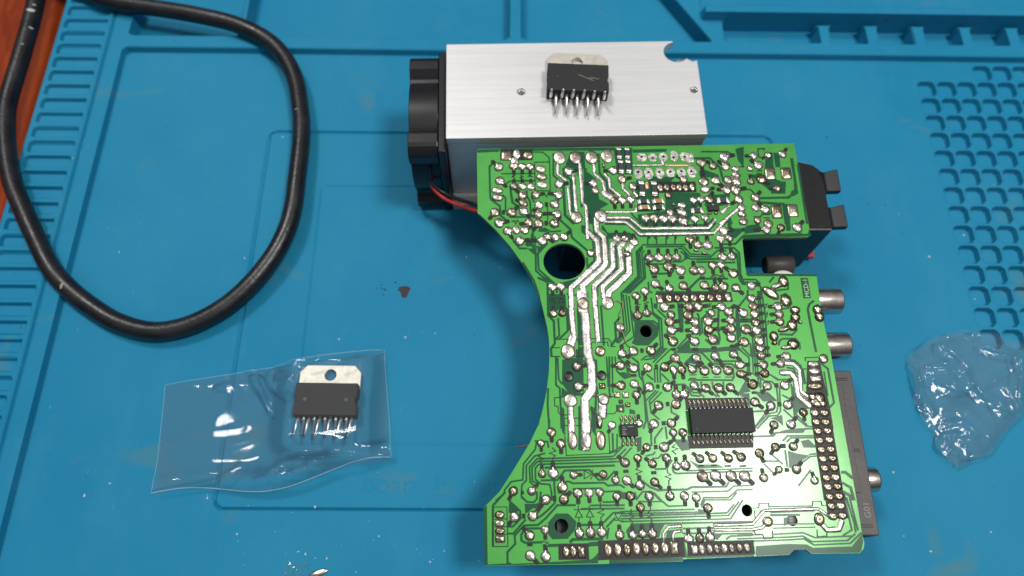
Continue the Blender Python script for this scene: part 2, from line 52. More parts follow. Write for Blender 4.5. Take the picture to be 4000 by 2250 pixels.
GAPS="""0.49:4.56,119.76 3.47,118.6 3.53,108.12 3.78,107.16 6.51,104.82 6.53,101.79 8.47,99.87;0.3:7.13,116.07 10.66,116 18.08,115.95;0.34:17.48,123.57 20.69,123.41 22.58,121.57 22.68,119.98;0.55:9.84,111.84 10.04,109.71 10.46,106.06 12.41,104.31;0.46:15.05,110.18 15.15,107.87 15.96,106.33 16.07,101.96 16.97,100.62;0.37:16.6,109.38 16.53,107.46 17.35,105.92;0.47:24.07,122.94 23.7,115.05 26.75,112.26;0.56:28.48,118.48 27,117.33 26.99,115.37 29.11,113.57 29.21,102.43;0.65:26.71,111.48 26.72,101.35 29.34,98.31;0.75:33.95,117.58 33.14,98.23;0.57:38.54,122.64 38.44,115.52 40.54,112.55 40.53,109.83 42.63,108.06;0.47:31.35,115.67 32.15,114.09 32,103.89;0.4:7.3,108.81 8.32,107.64 8.2,102.89;0.45:8.53,102.13 9.88,101.06 15.43,101.03;0.41:8.09,112.26 9.88,113.39 17.98,113.41;0.42:71.79,122.57 80.07,122.41 81.42,121.58;0.57:68.84,120.23 74.23,120.22 77.06,116.69 77.71,111.57;0.59:88.71,105.82 97.75,105.88 100.22,108.18 100.62,112.07;0.65:87.46,104.41 95.66,103.66 95.56,96.85;0.53:102.31,117.36 102.2,96.7;0.4:85.76,99.5 87.86,99.45 89.11,100.94 92.22,100.49;0.46:92.31,107.58 96.56,107.49 97.27,111.16 91.6,111.48;0.47:16.81,96.37 16.25,95.27 16.27,91.03 17.09,90.1 16.91,83.23 20.23,79.76 20.11,75.19;0.47:21.44,95.71 17.72,88.81 17.77,83.57 22.86,78.46 22.91,75.99;0.43:10.21,94.29 10.34,93 12.15,90.58 14.54,90.52;0.54:25.08,99.73 28.2,96.49 28.41,93.89 32.96,89.37;0.39:19.95,97.23 22.13,95.88 25.25,96.09;0.39:17.08,94.51 16.95,91.02 19.51,90.78 20.93,92.03;0.46:34.86,92.45 34.89,86.06 32.64,84.12 32.66,87.19;0.49:13.02,86.01 16.19,80.03 17.52,75.25;0.44:35.13,101.21 35.46,95.4 37.4,93.32 37.21,85.28 25.97,75.39;0.43:37.8,96.83 39.58,94.93 39.2,84.51 28.47,74.99;0.39:41.89,91 41.67,83.37 35.35,77.63 35.17,74.83;0.39:44.55,89.84 44.38,87.65 44.24,82.41 37.79,76.34 37.69,74.77;0.43:38.93,98.12 45.85,97.78 49.51,93.78 72.39,93.83 78.42,99.13;0.44:47.52,101.31 50.69,97.48 70.84,97.04 73,99.25;0.43:39.72,99.51 46.31,99.27 50.17,95.44 71.34,95.34 73.7,97.73;0.36:63.57,90.7 50.31,90.91 47.98,88.67 47.84,80.72 42.45,75.52 42.28,70.98;0.36:50.08,90.27 48.48,88.47 48.34,80.62 43.04,75.51;0.36:51.11,90.24 62.64,90.08 64.62,87.56 70.76,87.05;0.36:50.04,89.72 48.96,88.1 48.93,80.51 43.63,75.5;0.35:50.49,88.98 49.63,87.9 49.59,80.32 44.12,75.31;0.35:51.1,88.05 50.22,86.79 50.09,80.13 44.79,75.29;0.36:61.03,89.47 62.06,89.45 64.2,86.84 70.69,86.42 72.99,88.47 75.74,88.4;0.36:61.63,88.54 64.28,85.93 73.03,85.82;0.39:52,84.58 56.09,84.48 56.84,85.19 61.28,85.09 62.91,85.96;0.49:51.73,81.43 58.02,81.38 58.78,82.26 58.99,84.42;0.48:52.9,75.54 74.42,75.03;0.38:63.3,76.44 66.68,79.57 74.94,79.37;0.38:50.83,78.87 50.75,76.03 51.7,75.3;0.32:51.93,93.73 51.71,91.15;0.32:54.69,93.67 54.46,91.09;0.32:57.63,93.6 57.39,91.02;0.32:60.39,93.54 60.14,90.96;0.46:72.3,89.4 78.33,89.26 79.68,87.58 79.18,79.45 79.85,78.01 83.74,77.83 84.9,76.29 84.72,73.66;0.39:77.16,88.19 78.94,87.23 78.62,79.11 79.44,77.48 80.61,77.28;0.42:79.46,80.34 79.62,78.91 83.7,78.81 84.87,77.36;0.5:74.85,90.54 78.83,90.54 81.77,93.25 100.09,93.4;0.54:79.05,95.17 81.66,95.12 82.97,95.83;0.47:78.7,97.99 77.82,96.51 78.43,95.75;0.46:66.13,84.89 71.61,84.85 73.28,84.45 78.09,84.52;0.42:66.21,85.7 73.08,85.73;0.52:17.34,81 20.32,79.51 20.03,69.02 21.61,67.26 21.62,60.47 20.4,58.82 20.45,56.33;0.42:18.88,81.32 22.95,78.21 23.01,75.91;0.41:22.97,68.09 23.05,62.79 22.01,61.8;0.44:25.63,71.31 25.59,64.09 22.82,61.62;0.38:29.21,75.77 28.67,60.29;0.44:36.01,71.75 36.02,59.43;0.51:41.6,68.15 39.79,66.13 39.79,61.53 38.32,59.38;0.34:42.32,75.63 42.45,64.02 39.54,60.36;0.34:42.96,75.09 43.28,64 39.85,60.18;0.34:43.78,74.89 44.09,63.81 40.34,60;0.34:44.59,74.52 45.1,61.91 41.11,59.31;0.34:51.27,73.84 51.37,69.3 53.67,67 53.41,58.67 50.01,55.59;0.34:51.24,69.65 53.02,67.19 52.72,58.35 49.19,55.61;0.41:44.9,69.8 45.65,66.68 51.3,66.54 52.54,65.48 52.06,62.08 49.01,59.28;0.34:51.35,72.08 51.43,69.13 53.76,67.17 53.44,58.33 50.23,55.58;0.34:50.61,69.32 52.91,67.02 52.8,58.51 49.42,55.6;0.38:52.84,69.96 55.12,67.48;0.41:64.6,68.64 65.03,67.93 64.97,62.78 61.57,62.02;0.38:67.35,69.26 67.78,68.56 65.75,66.88 65.64,62.77 64.53,61.77;0.45:71.48,71.6 70.32,62.99 70.58,60.94 70.04,59.1 67.71,58.98 66.22,60.54;0.45:77.41,70.41 80.54,73.85 80.77,75.61;0.38:76.94,69.38 76.79,61.47 75.82,60.31 76.13,58.78;0.35:83.77,75.18 83.39,68.53 82.88,54.76;0.35:84.27,75.17 84.06,68.51 83.54,54.74;0.35:84.85,75.69 85.07,68.49 84.19,54.73;0.49:63.07,76.55 66.44,79.5 75.27,79.29;0.37:76.68,57.92 78.97,55.18;0.37:80.44,61.38 79.76,54.84;0.37:57.54,58.06 61.57,62.02;0.37:57.82,57.55 61.78,60.82;0.37:79.47,59.03 79.26,54.85;0.37:80.63,59 80.58,54.82;0.52:100.39,71.65 98.88,70.63 98.13,69.08 98.22,65.26 98.59,55.91;0.38:93.47,77.65 93.08,75.53 88.85,75.1;0.38:90.49,73.47 92.11,74.14 93.29,72.87 93.51,70.94 92.3,69.57 89.89,69.28;0.44:88.46,61.56 92.26,61.29 93.79,62.62 93.98,65.02 92.27,65.93;0.44:87.82,58.18 88.18,59.53 89.27,60.18 93.08,60.08 94.04,58.7 93.93,56.85;0.46:89.3,79.54 87.69,77.79;0.4:21.76,56.48 21.37,48.1 22.45,47.1 22.36,35.49;0.36:22.23,56.13 22.25,49.71 23.15,48.22;0.42:19.07,47.19 18.71,42.69 18.88,35.59;0.49:32.97,55.37 32.8,45.06 31.85,35.24;0.4:37.43,56.09 36.69,45.44 36.9,43.82;0.33:36.61,56.11 36.48,47.06;0.33:38.25,56.06 37.65,45.42;0.33:39.06,56.04 39.25,51.9 41.19,49.55;0.4:39.87,55.86 42.3,53.47 42.45,51.16 43.67,50.14;0.4:43.95,55.76 45.78,54.05 45.78,50.09 46.78,48.43 46.64,37.19 45.65,34.87;0.33:46.57,51.71 46.83,45.18 47.23,34.83;0.33:47.48,54.83 50.63,55.25 54.02,58.18;0.33:46.65,54.69 48.06,55.82 50.54,56.09 53.03,58.2;0.33:50.02,53.94 54.68,58.16;0.33:50.81,53.59 55.81,57.97;0.33:50.37,52.28 50.15,48.02;0.33:51.18,52.26 50.96,47.99;0.33:52,52.23 51.77,47.97;0.32:50.27,45.74 46.95,42.76 47.23,34.83;0.32:50.91,45.56 48.09,42.89 48.26,39.37 50.49,37.41;0.32:51.84,45.21 48.33,41.92;0.39:47.93,50.53 49.74,48.84;0.42:28.12,44.86 31.12,46.55 31.3,52.1 29.85,55.11;0.4:56.5,56.94 62.9,56.7 64.7,56.57 67.61,53.16 73.16,52.94 74.91,51.16;0.42:59.92,48.58 72.75,48.17 73.35,49.06 73.36,51.86;0.36:52.3,50.58 54.36,48.23;0.39:54.92,47.24 58.66,47.31 60.99,44.81 62.61,44.77 64.08,43.44;0.39:59.22,46.48 60.43,44.02 62.99,43.79;0.39:63.61,48 63.61,46.53 67.81,43.5;0.36:66.85,47.91 66.83,46.28 68.44,43.33;0.36:70.1,47.83 69.88,44.58;0.42:73.8,43.51 76.78,47.82;0.42:74.51,43.98 76.93,43.91 76.76,40.06;0.4:68.01,53.82 76.23,53.78 77.96,51.91 76.97,49.29;0.33:75.55,57.64 78.49,54.72 78.08,50.25 80.28,49.54 80.45,45.93;0.3:79.84,57.54 79.22,50.22;0.3:80.5,57.52 79.87,50.21;0.3:80.94,55.83 80.53,50.19;0.33:79.18,49.9 81.08,48.2 80.73,45.6;0.33:79.99,49.87 82.15,47.69 84.25,47.47 85.37,46.13;0.33:83.89,49.61 86.23,48.07;0.42:77.26,38.92 81.14,38.98;0.32:81.42,38.66 77.11,34.04;0.32:82.27,37.84 78.22,34.01;0.35:54.17,41.13 54.16,39.37 56.28,38.05;0.4:90.53,53.75 91.82,53.55 93.46,51.85 93.63,49.2 93.7,46.41;0.36:89.2,51.46 91.13,51.16 91.7,49.41;0.36:84.6,49.1 86.07,47.91 89.68,47.98;0.33:89.82,46.67 89.69,42.45 89.42,37.33 92.35,34.4 94.09,34.2;0.33:90.37,46 89.97,37.79 92.72,34.71;0.36:86.75,43.5 88.99,42.15;0.35:86.48,39.32 89,36.71;0.36:90.33,42.43 93.93,39.45;0.33:85.45,45.8 85.26,40.96 84.44,38.58 81.8,38.17 77.39,34.03;0.33:86.26,45.78 85.61,38.87 84.62,37.62 82.19,37.52 78.19,34.01;0.36:82.33,44.42 84.88,41.77;0.43:98.7,53.21 101.29,50.82 101.45,40.86 100.11,39.61;0.3:100,50.03 99.99,42.83;0.34:15.24,32.43 14.68,29.97 11.25,26.09 10.88,21.72 7.69,21.35 5.78,19.17 5.6,18.13 3.26,16.44;0.34:17.45,28.82 14.45,28.13 12.02,25.61 11.88,21.54 10.6,20.38 10.35,17.41 11.54,16.21;0.34:36.19,27.39 15.04,27.35 12.86,25.13 12.94,21.06 14.29,19.97;0.34:36.93,26.76 15.17,26.59 13.55,24.96 13.57,21.34 15.4,20.54;0.34:36.87,25.92 15.45,25.82 14.48,24.78 14.44,21.77 15.86,20.53 18.33,20.31 18.71,18.51 18.75,16;0.46:36.8,24.93 17.13,24.86;0.31:35.78,28.32 37.71,28.89 38.06,33.68;0.38:36.8,33.87 36.62,29.07 35.47,28.33;0.4:15.9,21.43 20.55,21.45 22.69,23.95 29.54,23.92 32.01,21.13 34.35,21.22 36.69,23.42;0.4:19.6,21.17 19.67,15.98;0.4:22.54,20.94 23.93,20.9 24.68,20.43 33.51,20.34 34.39,19.57 37.97,19.62 39.09,18.84;0.36:24.74,18.64 24.91,18.93 32.49,18.87 33.35,17.95 37.53,17.99;0.44:18.96,38.11 18.85,35.76;0.38:22.61,38.02 22.76,34.72 23.35,33.92;0.36:20.59,19.05 20.69,18.01 22.99,17.8;0.34:14.61,32.29 18.22,32.04 18.46,30.33;0.28:36.77,28.91 39.55,30.38;0.31:35.4,27.41 36.67,27.53 39.37,30.07;0.31:35.36,26.8 37.24,26.75 40.27,29.43;0.31:35.31,26.04 38.12,25.96 41.87,29.7;0.38:47.78,34.2 47.57,30.01;0.38:51.2,35.05 48.71,32.15 48.58,30.6;0.38:52.02,35.35 52.16,31.75;0.34:45.76,27.28 47.84,27.69 48.54,28.44;0.34:47.43,26.55 49.16,26.58 50.37,27.77;0.4:47.96,23.64 50.93,23.63 53.04,26.01;0.4:53.01,24.03 53.05,22.82 53.78,22.27 75.36,22.35;0.34:55.51,23.96 56.97,22.94 75.46,23.11;0.46:43.95,20.65 46.28,18.79 48.38,17.91 56.46,17.91 57.76,18.47 67.41,18.35 68.33,19.53;0.33:57.78,17.12 67.73,17.14 69.6,18.44 74.85,18.44;0.33:60.87,15.55 67.67,15.36 70.41,17.37 74.72,17.4;0.36:41.98,15.49 44.02,17.66 46.49,17.59 48.75,15.16;0.38:76.82,31.86 82.57,31.87 83.49,32.78 91.01,32.74 91.95,33.66 94.19,33.6;0.35:85.07,30.4 86.55,31.76 94.04,31.64;0.35:86.14,30.06 87.42,31.19 94.12,31.09;0.38:85.35,27.91 85.3,23.15;0.38:86.41,27.57 86.06,22.97;0.37:78.61,25.01 83.32,24.81;0.34:87.67,17.94 91.78,22.21;0.34:91.97,26.49 94.21,26.58;0.34:89.9,24.4 92.19,25.87 94.11,25.97;0.62:100.32,21.36 101.42,21.33 103.34,19.61;0.56:100.16,18.49 102.27,17.08 102.62,13.65;0.55:100.07,16.09 101.6,15.01 101.84,13.67;0.31:81.38,26.78 84.15,23.94;0.31:78.82,24.24 81.84,20.96;0.45:5.93,18.75 5.77,18.45 2.47,15.15 2.25,4.6;0.39:6.79,16.5 9.92,13.47 10.01,11.57 7.81,9.46 6.3,9.51;0.39:11.37,11.25 7.76,7.59 6.25,7.78;0.42:19.64,15.4 17.57,13.55 15.98,12.28 14.42,11.45;0.42:25.29,14.58 20.23,14.72 16.86,11.38 14.66,9.7 10.86,9.66 8.2,7.15 8.29,5 6.12,2.93 6.12,0.11 7.09,-0.06;0.44:15.23,8.82 11.29,8.86 10.02,7.38 9.97,5.81 11.01,5.21 15.69,5.21;0.39:14.7,18.5 14.62,16.58 13.82,15.71 11.98,15.77 10.34,17.14;0.39:15.78,18.47 15.35,15.52 13.91,14.09;0.39:18.7,18.39 18.77,16.46;0.45:26.52,9.36 31.4,9.3;0.36:26.76,13.58 38.67,13.32;0.36:29.27,14.4 38.73,14.2;0.36:32.71,15.18 36.4,15.15;0.36:32.65,9.77 35.43,12.31 38.6,12.37;0.36:33.33,8.59 35.95,10.98;0.36:33.93,8.43 33.28,5.57;0.59:23.09,5 24.03,5.69 32.22,5.6;0.59:17.16,4.32 20.03,4.3;0.73:28.2,4.35 30.78,4.49;0.33:37.44,12.55 57.92,12.56;0.33:37.7,11.96 58.76,11.8;0.33:37.81,11.37 66.57,11.29;0.33:37.3,10.65 67.11,10.69 70.49,14.27;0.33:37.25,9.93 67.62,9.79 71.63,14.68;0.39:39.94,9.13 73.61,8.89;0.33:49.34,14.86 50.77,13.57 55.09,13.6;0.33:42.56,15.06 49.34,14.86 47.09,17.3;0.33:59.72,13.54 60.87,15.58 67.68,15.39;0.33:59.96,12.94 61.11,14.98 68.23,14.78 70.16,16.66;0.33:62.73,11.4 66.89,11.42 69.01,13.57;0.36:54.18,7.63 62.76,7.6;0.36:54.05,6.34 62.91,6.23;0.36:63.17,4.56 64.71,5.96 73.21,5.86;0.36:65.76,4.49 67.08,5.31 73.14,5.28;0.33:68.93,5.4 75.99,5.49;0.33:68.82,4.54 82.6,4.58 86.92,4.74 89.15,3.24 98.97,3.24 101.41,4.91;0.33:73.32,3.84 82.5,3.86 87.12,4.02 89.62,2.36 99.61,2.51 103.15,5.14;0.33:78.74,5.41 87.06,5.61 90.22,4.22 100.39,4.36;0.34:100.13,13.74 100.66,5.94 97.96,4.57;0.34:100.6,14.62 101.6,7.81 101.61,5.19;0.34:101.4,15.64 102.33,5.75;0.27:78.9,11.08 91,11.18;0.27:79.1,8.01 90.63,7.83;0.27:78.96,7 90.65,6.95;0.27:78.51,12.72 90.75,12.52"""
DARK="""27.79,118.89 29.64,123.42 34.11,123.33 33.95,117.58 32.28,116.44 29.51,117.67;33.73,116.99 37.25,113.59 37.68,106.63 40.71,104.84 37.99,103.38 35.22,98.18 33.49,98.22 34.11,114.44;7.16,124.98 43.82,124.7 43.74,123.54 17.68,123.97 7.16,124.68;-0.33,124.83 6.98,124.88 6.78,123.89 -0.35,123.63;43.38,124.55 49.48,124.43 49.09,114.91 44.12,115.01;49.82,112.94 56.86,112.4 56.61,101.84 49.46,101.99;70.18,115.65 72.03,116.2 76.29,114.34 76.95,110.81 75.97,110.05 74.55,113.2 70.33,113.68;52.05,114.26 62.51,113.85 60.92,112.12 54.37,112.26;58.79,108.29 69.72,108.06 70.2,105.93 64.75,97.53 57.8,97.68 49.47,97.87 49.38,101.05 58.22,102.18;49.43,123.83 60.77,123.8 60.32,122.8 49.7,122.62;72.81,107.22 79.24,107.66 78.42,103.84 71.44,102.84 70.69,104;82.9,123.35 85.71,124.1 84.75,116.53 83.13,119.34;92.67,121.95 94.83,121.91 94.45,116.53 94.41,112.4 97.09,111.17 96.41,107.68 92.69,107.76 87.82,112.53 85.52,114.15 90.88,114.04 91.61,116.79;94.99,121.7 96.97,121.66 96.6,116.49 94.99,116.52;100.14,119.8 101.19,119.57 100.97,107.2 99.02,106.08 98.57,107.83 100.13,108.77;95.84,103.65 97.95,103.61 96.78,96.82 95.56,96.85;31.57,97.9 32.94,97.69 33.13,95.08 35.21,92.44 34.85,92.27 31.44,95.67;14.54,90.52 16.76,90.47 16.68,88.29 14.87,90.15;18.57,97.26 19.95,97.23 21.44,95.71 18,95.97;15.92,95.46 16.8,96.18 16.73,94.15 15.93,91.22 14.56,91.07 13.73,92.01 15.5,93.44;17.44,90.46 20.38,91.12 18.23,88.8;22.88,78.81 29.21,80.44 32.06,82.88 32.13,81.26 27.18,77.29 25.67,77.33 24.76,79.3;39.59,95.12 46.34,95.15 48.15,94 48.91,92.69 46.47,92.37 41.73,93.59 39.95,92.89;62.67,88.7 64.28,85.93 62.55,85.79;38.22,97.95 39.44,95.49 37.83,97.21;77.35,98.4 78.84,99.12 78.24,97.06 78.43,95.75 82.08,95.67 81.79,94.74 79.06,92.38 76.79,93.73;83.07,96.58 86.98,97.06 87.55,96.11 86.78,94.26 82.02,93.8;95.45,98.76 97.03,98.72 96.77,94.59 95.35,94.44;81.43,93.26 101.84,93.45 102.61,95.03 102.76,92.6 81.29,92.15;80.74,81.03 102.53,80.07 102.43,79.45 81.29,79.94;20.49,75.8 25.51,75.5 25.59,70.61 20.25,70.4;28.63,71.24 29.92,70.51 29.95,59.59 28.64,59.62;28.62,59.28 29.76,59.25 29.91,56.09 28.6,56.12;45.62,66.34 50.94,66.29 52.17,65.15 52.03,61.74 49,59.11 45.71,59.19 44.28,59.9 45.25,61.74;25.63,71.31 26.42,70.59 26.43,64.41 25.59,64.09;58.89,71.9 60.74,71.86 60,62.91 58.83,62.76;76.27,69.4 76.94,69.38 76.79,61.47 75.65,60.31 75.59,62.52;76.95,66.78 81.8,66.66 81.95,65.28 76.95,65.4;57.86,58.05 61.45,60.83 61.48,57.96 67.57,57.81 75.59,58.45 76.72,56.91 71.76,56.86 64.34,56.88 57.44,57.05;51.85,72.07 53.01,71.87 52.84,69.96 51.73,70.68;23.51,55.44 29.75,56.28 29.31,45.95 24.65,46.07 23.15,48.38;27.75,58.5 29.88,58.45 29.92,56.27 27.61,56;32.8,55.37 33.77,55.18 33.73,52.04 33.2,48.78 33.6,45.04 32.8,45.06;22.95,47.41 24.49,46.08 28.51,45.97 28.12,44.86 22.8,44.51;22.52,41.95 23.43,40.97 23.31,35.47 22.36,35.49;27.47,41.83 28.11,41.81 28.05,35.34 27.1,35.37;31.14,41.73 32.68,40.73 32.64,35.22 30.9,35.27;39.37,51.24 41.65,51.34 43.49,49.82 41.33,49.22;38.36,41.86 40.78,41.96 40.6,39.57 38.53,39.78;42.12,40.64 43.68,40.12 43.75,39.01 42.01,39.21;58.76,58.06 66.49,57.87 71.31,56.74 64.7,56.57 58.82,57.05;59.48,53.87 62.04,56.3 62.22,54.96 65.12,52.9 66.06,52.54 63.32,52.94;76.76,47.66 77.06,46.18 77.69,44.7 74.37,44.14;80.57,45.6 81.85,44.27 84.75,41.77 80.86,41.71 79.92,43.19;53.94,54.17 56.3,54.78 55.55,53.8 52.61,53.87;74.29,43.5 76.93,43.91 76.62,40.22 76.14,42.8;78.48,44.85 82.31,44.26 84.91,41.93 81.66,41.85 80.15,42.7;90.42,41.95 93.91,39.29 91.31,39.2 89.94,37.64;82.27,36.88 85.93,37.74 85.8,34.58 84.1,36.2;22.61,38.02 23.4,38 23.39,34.7 22.77,34.87;27.37,37.89 28.17,37.87 27.82,29.15 26.74,29.49;31.03,37.79 32.3,37.76 32,33.06 30.99,34.65;43.5,32.29 44.96,32.72 44.62,28.7 43.34,28.43;53.59,31.71 57.86,31.59 58.35,28.64 55.95,28.39 54.3,30.91;57.75,25.89 60.29,24.59 65.77,24.44 67.7,23.48 60,23.38;34.75,18.06 37.85,18.13 38.44,17.66 42.15,17.56 42.34,16.07 41.35,15.37 38,15.89 36.28,17.72 34.73,17.77;81.33,33.31 83.49,32.78 82.55,31.71 81.79,32.04;89.74,33.87 92.13,33.81 90.85,32.74 83.49,32.78 86.16,33.5;90.16,30.26 92.45,30.66 94.23,28.75 94,28.29 90.67,28.38;86.41,27.57 88.99,26.73 92.08,26.18 88.6,24.13 86.22,22.97;6.94,16.35 9.92,13.47 8.38,13.22 6.69,12.98;11.2,15.35 14.11,15.26 15.2,15.53 15.45,14.2 13.46,14.11 11.89,12.98 11.27,12.85;19.66,12.54 23.02,12.45 25.2,10.27 24.77,8.11 22.53,5.87 18.44,5.85 17.43,7.03 17.42,10.2;-0.29,14.49 0.79,15.2 0.74,-0.01 -0.09,-0.27;0.74,-0.01 6.2,0.11 7.09,-0.06 19.68,0.14 30.52,0.53 30.45,-0.6 -0.09,-0.27;28.2,4.35 30.78,4.49 30.73,3.78 28.16,3.71;29.5,0.98 30.78,2.22 30.65,0.1 28.09,0.17;39.93,8.98 49.4,8.86 48.19,7.3 47.56,5.44 39.05,5.54 38.6,7.57;49.86,7.25 53.87,7.57 53.77,6.56 51.91,6.32 50.59,5.21 49.38,5.39;53.72,4.55 54.33,4.53 54.72,0.95 54.64,0.11 53.28,0.14;59.01,12.68 60.52,12.34 61.33,11.29 58.56,11.37;33.52,0.3 53.44,0.28 53.34,-0.7 33.44,-0.83;54.69,0.67 72.91,0.71 72.81,-0.07 54.62,-0.04;62.59,6.16 64.58,6.11 63.02,4.57 62.58,4.72;73.61,2.54 82.36,2.86 87.67,2.56 89.21,1.66 99.93,1.71 103.25,4.85 103.2,2.83 102.34,0.57 101.63,0.02 88.67,0.18 87.15,1.22 83.95,1.24 82.56,0.07 73.27,-0.01;78.71,10.8 87.03,10.56 86.94,9.98 78.61,10.07;82.26,9.67 83.36,9.79 83.06,7.75 82.1,7.49"""
INK="""7.07,124.72 17.43,124.51 17.28,120.69 6.98,120.8;56.49,112.21 68.72,111.96 68.68,108.27 56.32,108.34;52.72,75.21 75.61,75.02 75.82,71.94 52.71,72.23;95.57,53.29 99.19,53.2 99.71,44.13 100.04,39.13 100.07,33.42 94.31,33.58 94.21,39.12 93.82,43.96;94.1,36.13 99.88,35.97 99.98,13.73 94.23,13.89;94.62,16.28 100.38,16.12 100.11,9.02 94.67,8.88;19.98,4.73 28.14,4.57 28.11,0.45 19.85,0.55;30.82,5.14 54.11,5.4 54.05,0.33 30.65,0.17;55.06,4.22 73.2,4.13 73.17,0.42 54.83,0.52;57.97,32.68 76.88,32.33 76.42,28.77 58.22,28.95;58.41,43.26 76.33,42.96 76.4,39.75 58.39,39.9;85.21,95.6 87.3,95.55 87.15,94.43 85.07,94.48"""
INKLINE="""0.26:17.88,119.89 22.68,119.89 22.49,109.73 17.76,109.93 17.88,119.89;0.26:21.36,105.83 21.21,98.49;0.26:20.27,109.11 21.27,107.74 21.86,109.27;0.3:10.64,115.32 11.5,114.52 10.63,114.93 11.71,115.69;0.3:13.11,115.27 14.15,114.85 13.08,114.49 13.95,113.88;0.3:15.57,115.02 17.15,114.79 15.94,115.4;0.21:2.38,14.71 6.28,14.68 6.31,4.42 2.17,4.46 2.38,14.71;0.24:2.85,11.49 6.35,11.53;0.24:2.81,9.53 6.3,9.51;0.24:2.76,7.52 6.24,7.56;0.22:23.18,33.61 23.37,28.05 35.62,28.25 35.76,34.84;0.24:20.77,74.56 22.59,74.17 20.73,73.69 22.54,73.12 21.69,72.62;0.24:23.1,74.33 25.28,74.37;0.24:24.11,74.31 23.2,72.93 25.21,72.97 24.11,74.31;0.23:21.66,61.31 21.84,61.64 28.09,61.65 28.7,60.8 28.44,56.13;0.23:32.37,61.55 37.47,61.42 38.22,60.39 38.13,59.05 39.44,59.01;0.23:32.63,60.53 37.24,60.42 37.31,59.07;0.23:20.58,59.15 23.03,59.09;0.24:46.08,72.04 47.9,71.82 46.36,71.33 47.67,70.95;0.24:48.68,73.02 50.46,72.28 48.92,71.97;0.28:84.85,70.58 86.09,71.08 85.21,69.53;0.27:85.31,67.79 85.91,68.47 85.34,66.75;0.27:85.32,65.37 85.89,65.87 85.37,64.51;0.27:68.63,71.67 68.47,70.28 69.3,71.66;0.27:70.64,64.35 70.82,62.98 71.48,64.33;0.24:77.75,66.42 79.58,66.37;0.24:77.68,65.9 79.52,65.86;0.29:51.93,93.73 52.57,93.16 51.83,92.62;0.29:54.69,93.67 53.95,93.13 54.59,92.56;0.29:57.65,93.79 58.27,93.03 57.52,92.5;0.29:60.41,93.73 60.86,92.98 60.28,92.43;0.28:71.43,80.89 69.97,80.02 71.67,79.99 70.91,79.29;0.28:73.99,80.83 72.71,80.14 74.22,79.93 73.29,79.23;0.22:20.71,44.4 23.28,44.5;0.22:20.71,44.4 20.76,42 21.71,41.82 21.63,40.23 22.39,39.41 24.46,39.36;0.26:30.83,44.46 37.9,44.28;0.22:31.14,41.73 31.06,40.46 31.95,39.32 32.91,39.3;0.22:35.63,39.38 37.7,39.33 38.4,40.1 38.52,41.86;0.26:20.46,56.51 23.07,56.45;0.26:27.14,56.34 29.76,56.44;0.22:23.3,38.44 28.07,38.39;0.22:23.19,36.4 27.95,36.27;0.23:60.4,50.04 62.52,49.99;0.23:63.9,49.22 65.85,49.17;0.23:67.33,49.21 69.44,49.16;0.23:70.74,49.12 72.86,49.07;0.23:60.3,49.06 62.25,49.01;0.25:19.4,30.3 20.45,29.35 18.55,28.79 20.24,28.13 19.42,27.39 19.51,25.86;0.25:16.35,28.7 15.54,27.95 17.23,27.29 15.49,26.73 16.55,25.94;0.21:28.13,23.8 28,21.54 30.08,22.54 28.13,23.8;0.22:30.33,24.05 30.54,22.38 29.7,21.35;0.25:43.32,24.3 42.64,23.71 44.31,23.06 42.55,22.5 43.13,22.03;0.25:51.41,23.77 51.46,22.56 52.34,21.93 50.58,21.52 52.23,20.87 51.57,20.44 51.44,19.09;0.25:54.4,30.29 53.38,29.54 55.07,29.03 53.28,28.46 54.29,27.51;0.21:24.61,13.43 30.28,13.34;0.21:25.97,14.49 25.91,13.32 24.95,11.37 26.94,11.39 25.97,13.17;0.21:28.96,14.4 28.97,13.23 28.01,11.36 30,11.37 29.04,13.08;0.21:25.95,11.34 25.88,10.25;0.21:29,11.25 29.01,10.16;0.24:32.08,15.05 31.98,13.58 32.87,13.12 31.14,12.44 32.95,11.95 31.98,11.24 31.97,9.93;0.21:35.87,12.01 37.87,12.1 36.67,10.38 35.87,12.01;0.21:35.45,10.42 38.17,10.05;0.24:40.41,13.2 40.5,12.32 39.7,11.9 41.33,11.27 39.59,10.59 40.46,9.98 40.45,8.82;0.24:45.8,14.08 45.75,12.61 44.93,12.05 46.57,11.41 44.83,10.88 45.86,10.41 45.81,8.96;0.24:15.7,5.5 17.34,5.02 15.81,4.5 16.84,3.9;0.21:74.13,12.4 75.84,12.5 75.99,13.6 78.63,13.6 78.62,12.42;0.21:74.34,11.65 76.35,11.67 74.38,9.6 74.49,11.65;0.21:90.75,12.52 90.93,13.7 93.41,13.63 93.4,12.59 94.49,12.56;0.21:73.52,6.57 74.13,5.4 75.97,5.35 76.14,4.33 78.6,4.41 78.72,6.42;0.21:91.02,6.36 90.88,4.49 93.5,4.55 93.64,5.42;0.23:98.87,54.29 95.07,54.3 95.08,53.3;0.23:95.04,50.9 93.89,50.92 94.05,46.56;0.29:88.65,99.09 90.56,98.96;0.33:81.75,95.86 81.79,94.74 82.68,94.91;0.24:70.23,80.2 71.82,80.7 72.78,80.14 74.2,80.64;0.34:83.55,116.95 84.98,116.92;0.34:88.73,115.36 90.51,115.33;0.34:88.59,114.32 90.37,114.29;0.31:90.12,123.21 92.3,123.26 92.03,122.57;0.31:90.12,123.21 90.08,120.2 90.8,120.19;0.3:84.14,108.91 85.91,108.87 86.98,107.5;0.26:88.66,100.19 90.94,100.14;0.26:88.68,99.06 90.78,99.01;0.29:10.01,99.5 10.89,99.86 11.2,98.73 11.76,100.03 12.25,99.27;0.28:15,93.82 15.63,92.33 16.2,93.79"""
